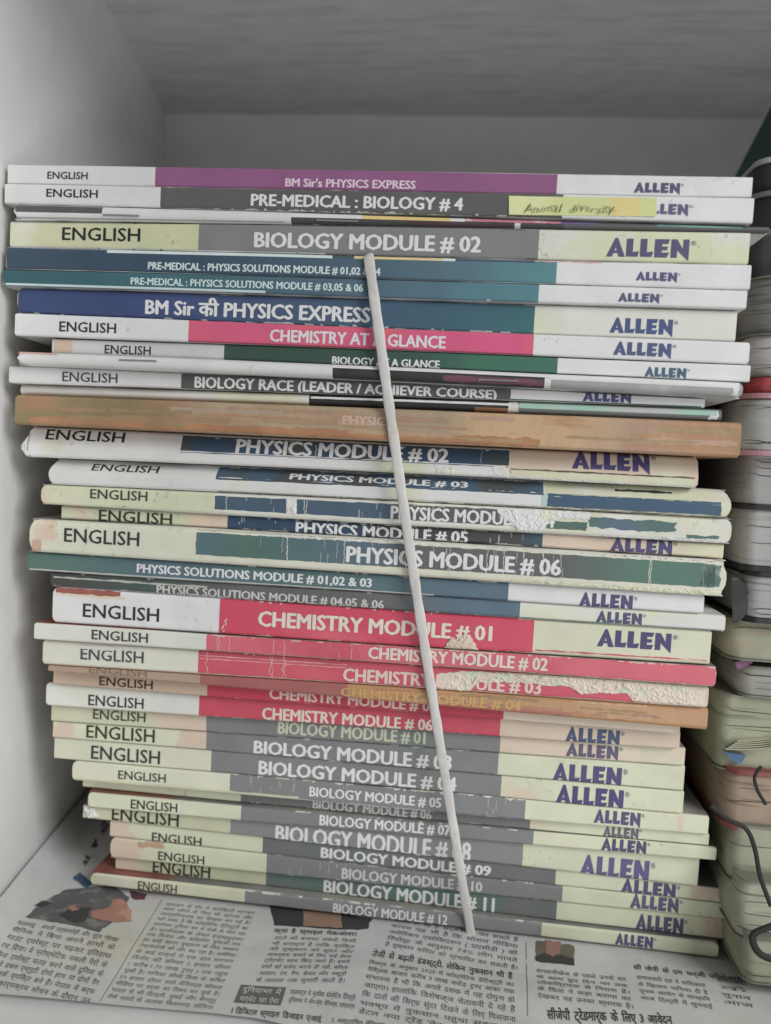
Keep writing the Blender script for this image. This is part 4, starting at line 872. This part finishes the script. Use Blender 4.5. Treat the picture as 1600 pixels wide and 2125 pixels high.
ntext('headline', ["\u0938\u0940\u091c\u0947\u092a\u0940 \u091f\u094d\u0930\u0947\u0921\u092e\u093e\u0930\u094d\u0915 \u0915\u0947 "+I+"\u0932\u090f 3 \u0906\u0935\u0947\u0926\u0928"], (1134, 2092), (1390, 2108), (1136, 2122), NB, .022)
rule = M((120, 120, 118), var=0)
nquad('printed_rule', (1091, 1955), (1092.6, 1955), (1094, 2110), rule); nquad('printed_rule', (335, 1868), (336.5, 1868), (206, 2078), rule)
nquad('printed_box', (500, 2042), (594, 2050), (485, 2080), M((104, 104, 103), var=.05, rough=.85)); ntext('box_lettering', ["\u0926\u0941"+I+"\u0928\u092f\u093e\u092d\u0930 \u092e\u0947\u0902", "\u092e\u093e\u0930\u094d\u0915\u0947\u091f \u0930\u0939\u093e \u0910\u0938\u093e"], (508, 2042), (586, 2050), (495, 2080), M((196, 196, 192), var=0))
PH = M((98, 98, 98), alt=(128, 126, 125), alts=160, altf=.52, rough=.85, var=.12); SK = M((164, 118, 104), alt=(182, 142, 124), alts=150, altf=.5, rough=.85); BK_ = M((66, 66, 66), var=.05, rough=.85)
npoly('printed_photo', [(52, 1903), (88, 1872), (140, 1846), (232, 1838), (270, 1862), (254, 1886), (232, 1914), (205, 1937), (150, 1922), (100, 1912)], PH, .00012)
npoly('printed_photo', [(190, 1892), (222, 1886), (236, 1866), (254, 1866), (274, 1890), (274, 1912), (240, 1914), (190, 1906)], SK); npoly('printed_photo', [(122, 1898), (150, 1884), (190, 1884), (176, 1914), (150, 1916)], BK_)
npoly('printed_photo', [(142, 1886), (154, 1878), (166, 1888), (150, 1892)], SK, .0003); npoly('printed_photo', [(70, 1880), (88, 1870), (112, 1874), (90, 1882)], BK_)
npoly('printed_photo', [(560, 1880), (640, 1886), (772, 1906), (764, 1928), (700, 1930), (570, 1920)], BK_, .00012); npoly('printed_photo', [(628, 1890), (706, 1894), (710, 1926), (630, 1922)], M((158, 128, 110), var=.1, rough=.85))
npoly('printed_photo', [(1112, 1952), (1192, 1962), (1192, 2002), (1112, 1992)], M((110, 104, 92), var=.1, rough=.85), .00012); npoly('printed_photo', [(1110, 1986), (1130, 1978), (1170, 1982), (1192, 1990), (1192, 2003), (1112, 1993)], BK_); npoly('printed_photo', [(1132, 1952), (1164, 1956), (1162, 1982), (1146, 1986), (1132, 1978)], M((150, 112, 100), rough=.85), .0003)
npoly('printed_photo', [(268, 1850), (306, 1856), (300, 1868), (276, 1866)], M((98, 60, 74), rough=.85))
npoly('printed_block', [(150, 1822), (164, 1810), (192, 1832), (180, 1846)], M((70, 100, 124), rough=.85))
ntext('headline', ["\u092e & \u0916\u0941"], (186, 1806), (236, 1716), (164, 1788), NB, .03, cap=.62)

# ------------------------------------------------------------------ the neighbouring pile on the right
RS = 'notebooks piled to the right of the tall stack'
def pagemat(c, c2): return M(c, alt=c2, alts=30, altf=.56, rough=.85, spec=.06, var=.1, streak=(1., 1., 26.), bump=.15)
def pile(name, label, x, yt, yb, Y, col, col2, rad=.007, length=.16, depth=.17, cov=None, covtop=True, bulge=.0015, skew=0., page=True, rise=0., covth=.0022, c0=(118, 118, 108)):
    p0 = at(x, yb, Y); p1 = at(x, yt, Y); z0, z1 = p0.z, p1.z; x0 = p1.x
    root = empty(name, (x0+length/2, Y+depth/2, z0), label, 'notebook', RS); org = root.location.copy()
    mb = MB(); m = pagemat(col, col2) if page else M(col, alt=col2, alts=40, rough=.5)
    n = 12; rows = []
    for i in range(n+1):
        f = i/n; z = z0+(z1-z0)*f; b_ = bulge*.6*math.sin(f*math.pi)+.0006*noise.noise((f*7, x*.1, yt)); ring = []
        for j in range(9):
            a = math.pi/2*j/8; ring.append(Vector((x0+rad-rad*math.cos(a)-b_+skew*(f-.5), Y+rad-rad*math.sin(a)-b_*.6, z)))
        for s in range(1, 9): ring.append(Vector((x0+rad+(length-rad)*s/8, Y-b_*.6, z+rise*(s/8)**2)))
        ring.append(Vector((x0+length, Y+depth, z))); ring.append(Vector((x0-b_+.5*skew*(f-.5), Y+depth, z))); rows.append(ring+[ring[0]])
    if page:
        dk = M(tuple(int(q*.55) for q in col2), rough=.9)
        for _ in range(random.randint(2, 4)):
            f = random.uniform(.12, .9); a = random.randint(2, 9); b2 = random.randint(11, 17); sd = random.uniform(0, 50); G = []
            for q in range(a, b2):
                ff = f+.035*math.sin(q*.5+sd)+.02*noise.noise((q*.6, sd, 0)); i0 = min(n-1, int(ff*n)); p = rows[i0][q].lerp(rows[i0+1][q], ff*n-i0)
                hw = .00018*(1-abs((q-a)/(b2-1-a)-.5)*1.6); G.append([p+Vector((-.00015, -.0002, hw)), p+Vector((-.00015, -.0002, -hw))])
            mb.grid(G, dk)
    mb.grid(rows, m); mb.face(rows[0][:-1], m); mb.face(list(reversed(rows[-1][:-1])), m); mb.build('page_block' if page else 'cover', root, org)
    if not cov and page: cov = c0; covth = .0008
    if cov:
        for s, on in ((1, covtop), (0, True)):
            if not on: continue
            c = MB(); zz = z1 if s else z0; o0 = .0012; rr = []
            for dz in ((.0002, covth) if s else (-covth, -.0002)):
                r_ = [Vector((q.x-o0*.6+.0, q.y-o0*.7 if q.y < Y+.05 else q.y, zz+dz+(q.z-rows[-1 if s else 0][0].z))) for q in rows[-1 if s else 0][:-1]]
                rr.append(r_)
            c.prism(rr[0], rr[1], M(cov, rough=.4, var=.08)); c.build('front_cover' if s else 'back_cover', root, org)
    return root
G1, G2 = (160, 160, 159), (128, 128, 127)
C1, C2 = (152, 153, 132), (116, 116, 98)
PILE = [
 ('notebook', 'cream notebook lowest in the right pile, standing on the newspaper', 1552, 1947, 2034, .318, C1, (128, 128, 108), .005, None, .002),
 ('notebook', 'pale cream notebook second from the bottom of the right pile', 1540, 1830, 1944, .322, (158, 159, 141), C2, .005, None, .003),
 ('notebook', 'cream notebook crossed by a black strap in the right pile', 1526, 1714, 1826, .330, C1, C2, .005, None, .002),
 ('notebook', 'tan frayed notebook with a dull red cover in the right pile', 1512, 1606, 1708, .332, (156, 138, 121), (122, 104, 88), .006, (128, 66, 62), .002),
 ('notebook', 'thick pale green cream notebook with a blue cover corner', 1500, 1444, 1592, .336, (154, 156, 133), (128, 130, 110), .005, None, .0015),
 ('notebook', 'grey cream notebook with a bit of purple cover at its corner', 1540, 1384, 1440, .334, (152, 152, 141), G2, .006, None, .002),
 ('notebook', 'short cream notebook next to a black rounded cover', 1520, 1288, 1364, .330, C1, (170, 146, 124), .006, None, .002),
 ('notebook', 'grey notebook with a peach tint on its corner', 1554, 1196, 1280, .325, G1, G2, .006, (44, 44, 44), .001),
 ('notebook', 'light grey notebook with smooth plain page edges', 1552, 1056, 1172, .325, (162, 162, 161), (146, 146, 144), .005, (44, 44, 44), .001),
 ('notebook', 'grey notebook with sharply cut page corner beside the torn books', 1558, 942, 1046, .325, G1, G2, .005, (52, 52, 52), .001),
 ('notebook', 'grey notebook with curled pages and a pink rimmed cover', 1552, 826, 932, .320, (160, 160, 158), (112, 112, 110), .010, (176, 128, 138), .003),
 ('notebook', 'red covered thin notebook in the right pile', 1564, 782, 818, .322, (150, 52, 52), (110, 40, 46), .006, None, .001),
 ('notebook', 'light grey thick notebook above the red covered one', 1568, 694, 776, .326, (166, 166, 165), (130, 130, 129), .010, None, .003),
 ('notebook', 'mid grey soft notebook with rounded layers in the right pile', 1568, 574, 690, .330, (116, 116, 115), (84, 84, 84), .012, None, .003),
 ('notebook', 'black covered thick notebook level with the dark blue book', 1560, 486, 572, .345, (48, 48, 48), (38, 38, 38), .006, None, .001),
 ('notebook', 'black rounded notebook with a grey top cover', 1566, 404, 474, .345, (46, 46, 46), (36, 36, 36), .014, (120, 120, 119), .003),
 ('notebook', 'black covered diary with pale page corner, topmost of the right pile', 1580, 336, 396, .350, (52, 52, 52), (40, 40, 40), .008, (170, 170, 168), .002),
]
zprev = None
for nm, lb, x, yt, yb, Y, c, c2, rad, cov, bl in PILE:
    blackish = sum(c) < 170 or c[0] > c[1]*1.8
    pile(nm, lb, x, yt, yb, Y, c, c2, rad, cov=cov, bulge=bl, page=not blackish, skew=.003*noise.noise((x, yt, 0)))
# black rounded cover beside the short notebook
p = at(1513, 1250, .330)
mb = MB(); bm_ = M((44, 44, 44), alt=(60, 60, 60), alts=40, rough=.45); G = []
for i in range(13):
    th = math.pi*(i/12)-math.pi/2; G.append([at(1520+36*math.cos(th), 1245+48*math.sin(th), yy) for yy in (.327, .345, .40)])
mb.grid(G, bm_); mb.grid([[g[0] for g in G], [at(1520, 1245+48*math.sin(math.pi*(i/12)-math.pi/2), .3262) for i in range(13)]], bm_)
tag(mb.build('curled_cover', None, p), 'black curled notebook cover bulging out beside the grey notebook', 'notebook cover', RS)
def flap(name, label, cat, px, Y, m, th=.0008):
    mb = MB(); c = [at(x, y, Y) for x, y in px]; n = len(c)
    mb.prism(c, [q+Vector((.002, th, 0)) for q in c], m); return tag(mb.build(name, None, c[0].copy()), label, cat)
flap('paper_scrap', 'blue paper corner sticking out under the thick pale notebook', 'paper scrap', [(1502, 1560), (1518, 1563), (1540, 1566), (1530, 1584), (1514, 1574)], .3335, M((76, 104, 142)))
flap('paper_scrap', 'purple paper corner poking out above the grey cream notebook', 'paper scrap', [(1526, 1374), (1556, 1366), (1552, 1376), (1530, 1388)], .332, M((124, 84, 118)))
# loose leaves curling at the foot of the thick notebook
mb = MB(); lm = M((196, 196, 176), alt=(176, 178, 150), alts=40, rough=.85)
for q in range(5):
    G = []
    for i in range(15):
        f = i/14; x = 1505+6*q+f*(150-4*q); y = 1552-5*q+16*math.sin(f*2.2+.2)*(1-.1*q)-26*f+q*1.5
        G.append([at(x, y, .3305+.0006*q), at(x+2, y-2.6, .3312+.0006*q), at(x-4, y-4, .36)])
    mb.grid(G, lm)
tag(mb.build('loose_leaf_sheets', None, at(1560, 1550, .32)), 'thin curling sheets along the foot of the thick pale notebook', 'loose sheets')
# straps
def strap(label, px, Y, wd=.0013):
    P_ = []
    for a, b_, c, d in zip([px[0]]+px[:-2], px[:-1], px[1:], px[2:]+[px[-1]]):
        for s in range(6):
            t = s/6; P_.append(tuple(.5*((2*b_[i])+(-a[i]+c[i])*t+(2*a[i]-5*b_[i]+4*c[i]-d[i])*t*t+(-a[i]+3*b_[i]-3*c[i]+d[i])*t**3) for i in (0, 1)))
    P_.append(px[-1]); pts = [at(x, y, Y) for x, y in P_]; mb = MB(); G = []; m = M((40, 40, 38), rough=.6, var=.1)
    for i, p in enumerate(pts):
        d = (pts[min(i+1, len(pts)-1)]-pts[max(0, i-1)]).normalized(); sd = d.cross(Vector((0, 1, 0))).normalized()
        G.append([p+sd*(wd*math.cos(th))+Vector((0, 1, 0))*(wd*.55*math.sin(th)) for th in [2*math.pi*j/10 for j in range(11)]])
    mb.grid(G, m); mb.face(G[0][:-1], m); mb.face(G[-1][:-1], m)
    return tag(mb.build('black_strap', None, pts[0].copy()), label, 'strap', 'black straps hanging over the right pile')
strap('short black strap dangling in front of the tan frayed notebook', [(1580, 1590), (1566, 1612), (1572, 1640), (1586, 1664), (1588, 1670)], .3245, .0007)
strap('black strap sagging from the tall stack and down past the cream notebook', [(1476, 1672), (1510, 1700), (1548, 1720), (1566, 1760), (1578, 1820), (1600, 1880)], .3115, .0009)
strap('black strap bent into a loop in front of the lowest notebooks', [(1640, 1910), (1590, 1926), (1562, 1942), (1572, 1974), (1600, 1990), (1640, 1992)], .3075, .0014)
# green folder leaning at the back
mb = MB(); a = [at(1524, 372, .47), at(1700, 372, .44), at(1760, 150, .47), at(1606, 212, .50)]
mb.prism(a, [q+Vector((.0, .004, 0)) for q in a], M((52, 82, 72), alt=(46, 72, 64), alts=20, rough=.5))
tag(mb.build('green_folder', None, a[0].copy()), 'dark green folder leaning at the back above the right pile', 'folder')

print('stack', [round(b_.T*1000, 1) for b_ in BOOKS], 'len', [round(b_.len*1000) for b_ in BOOKS])
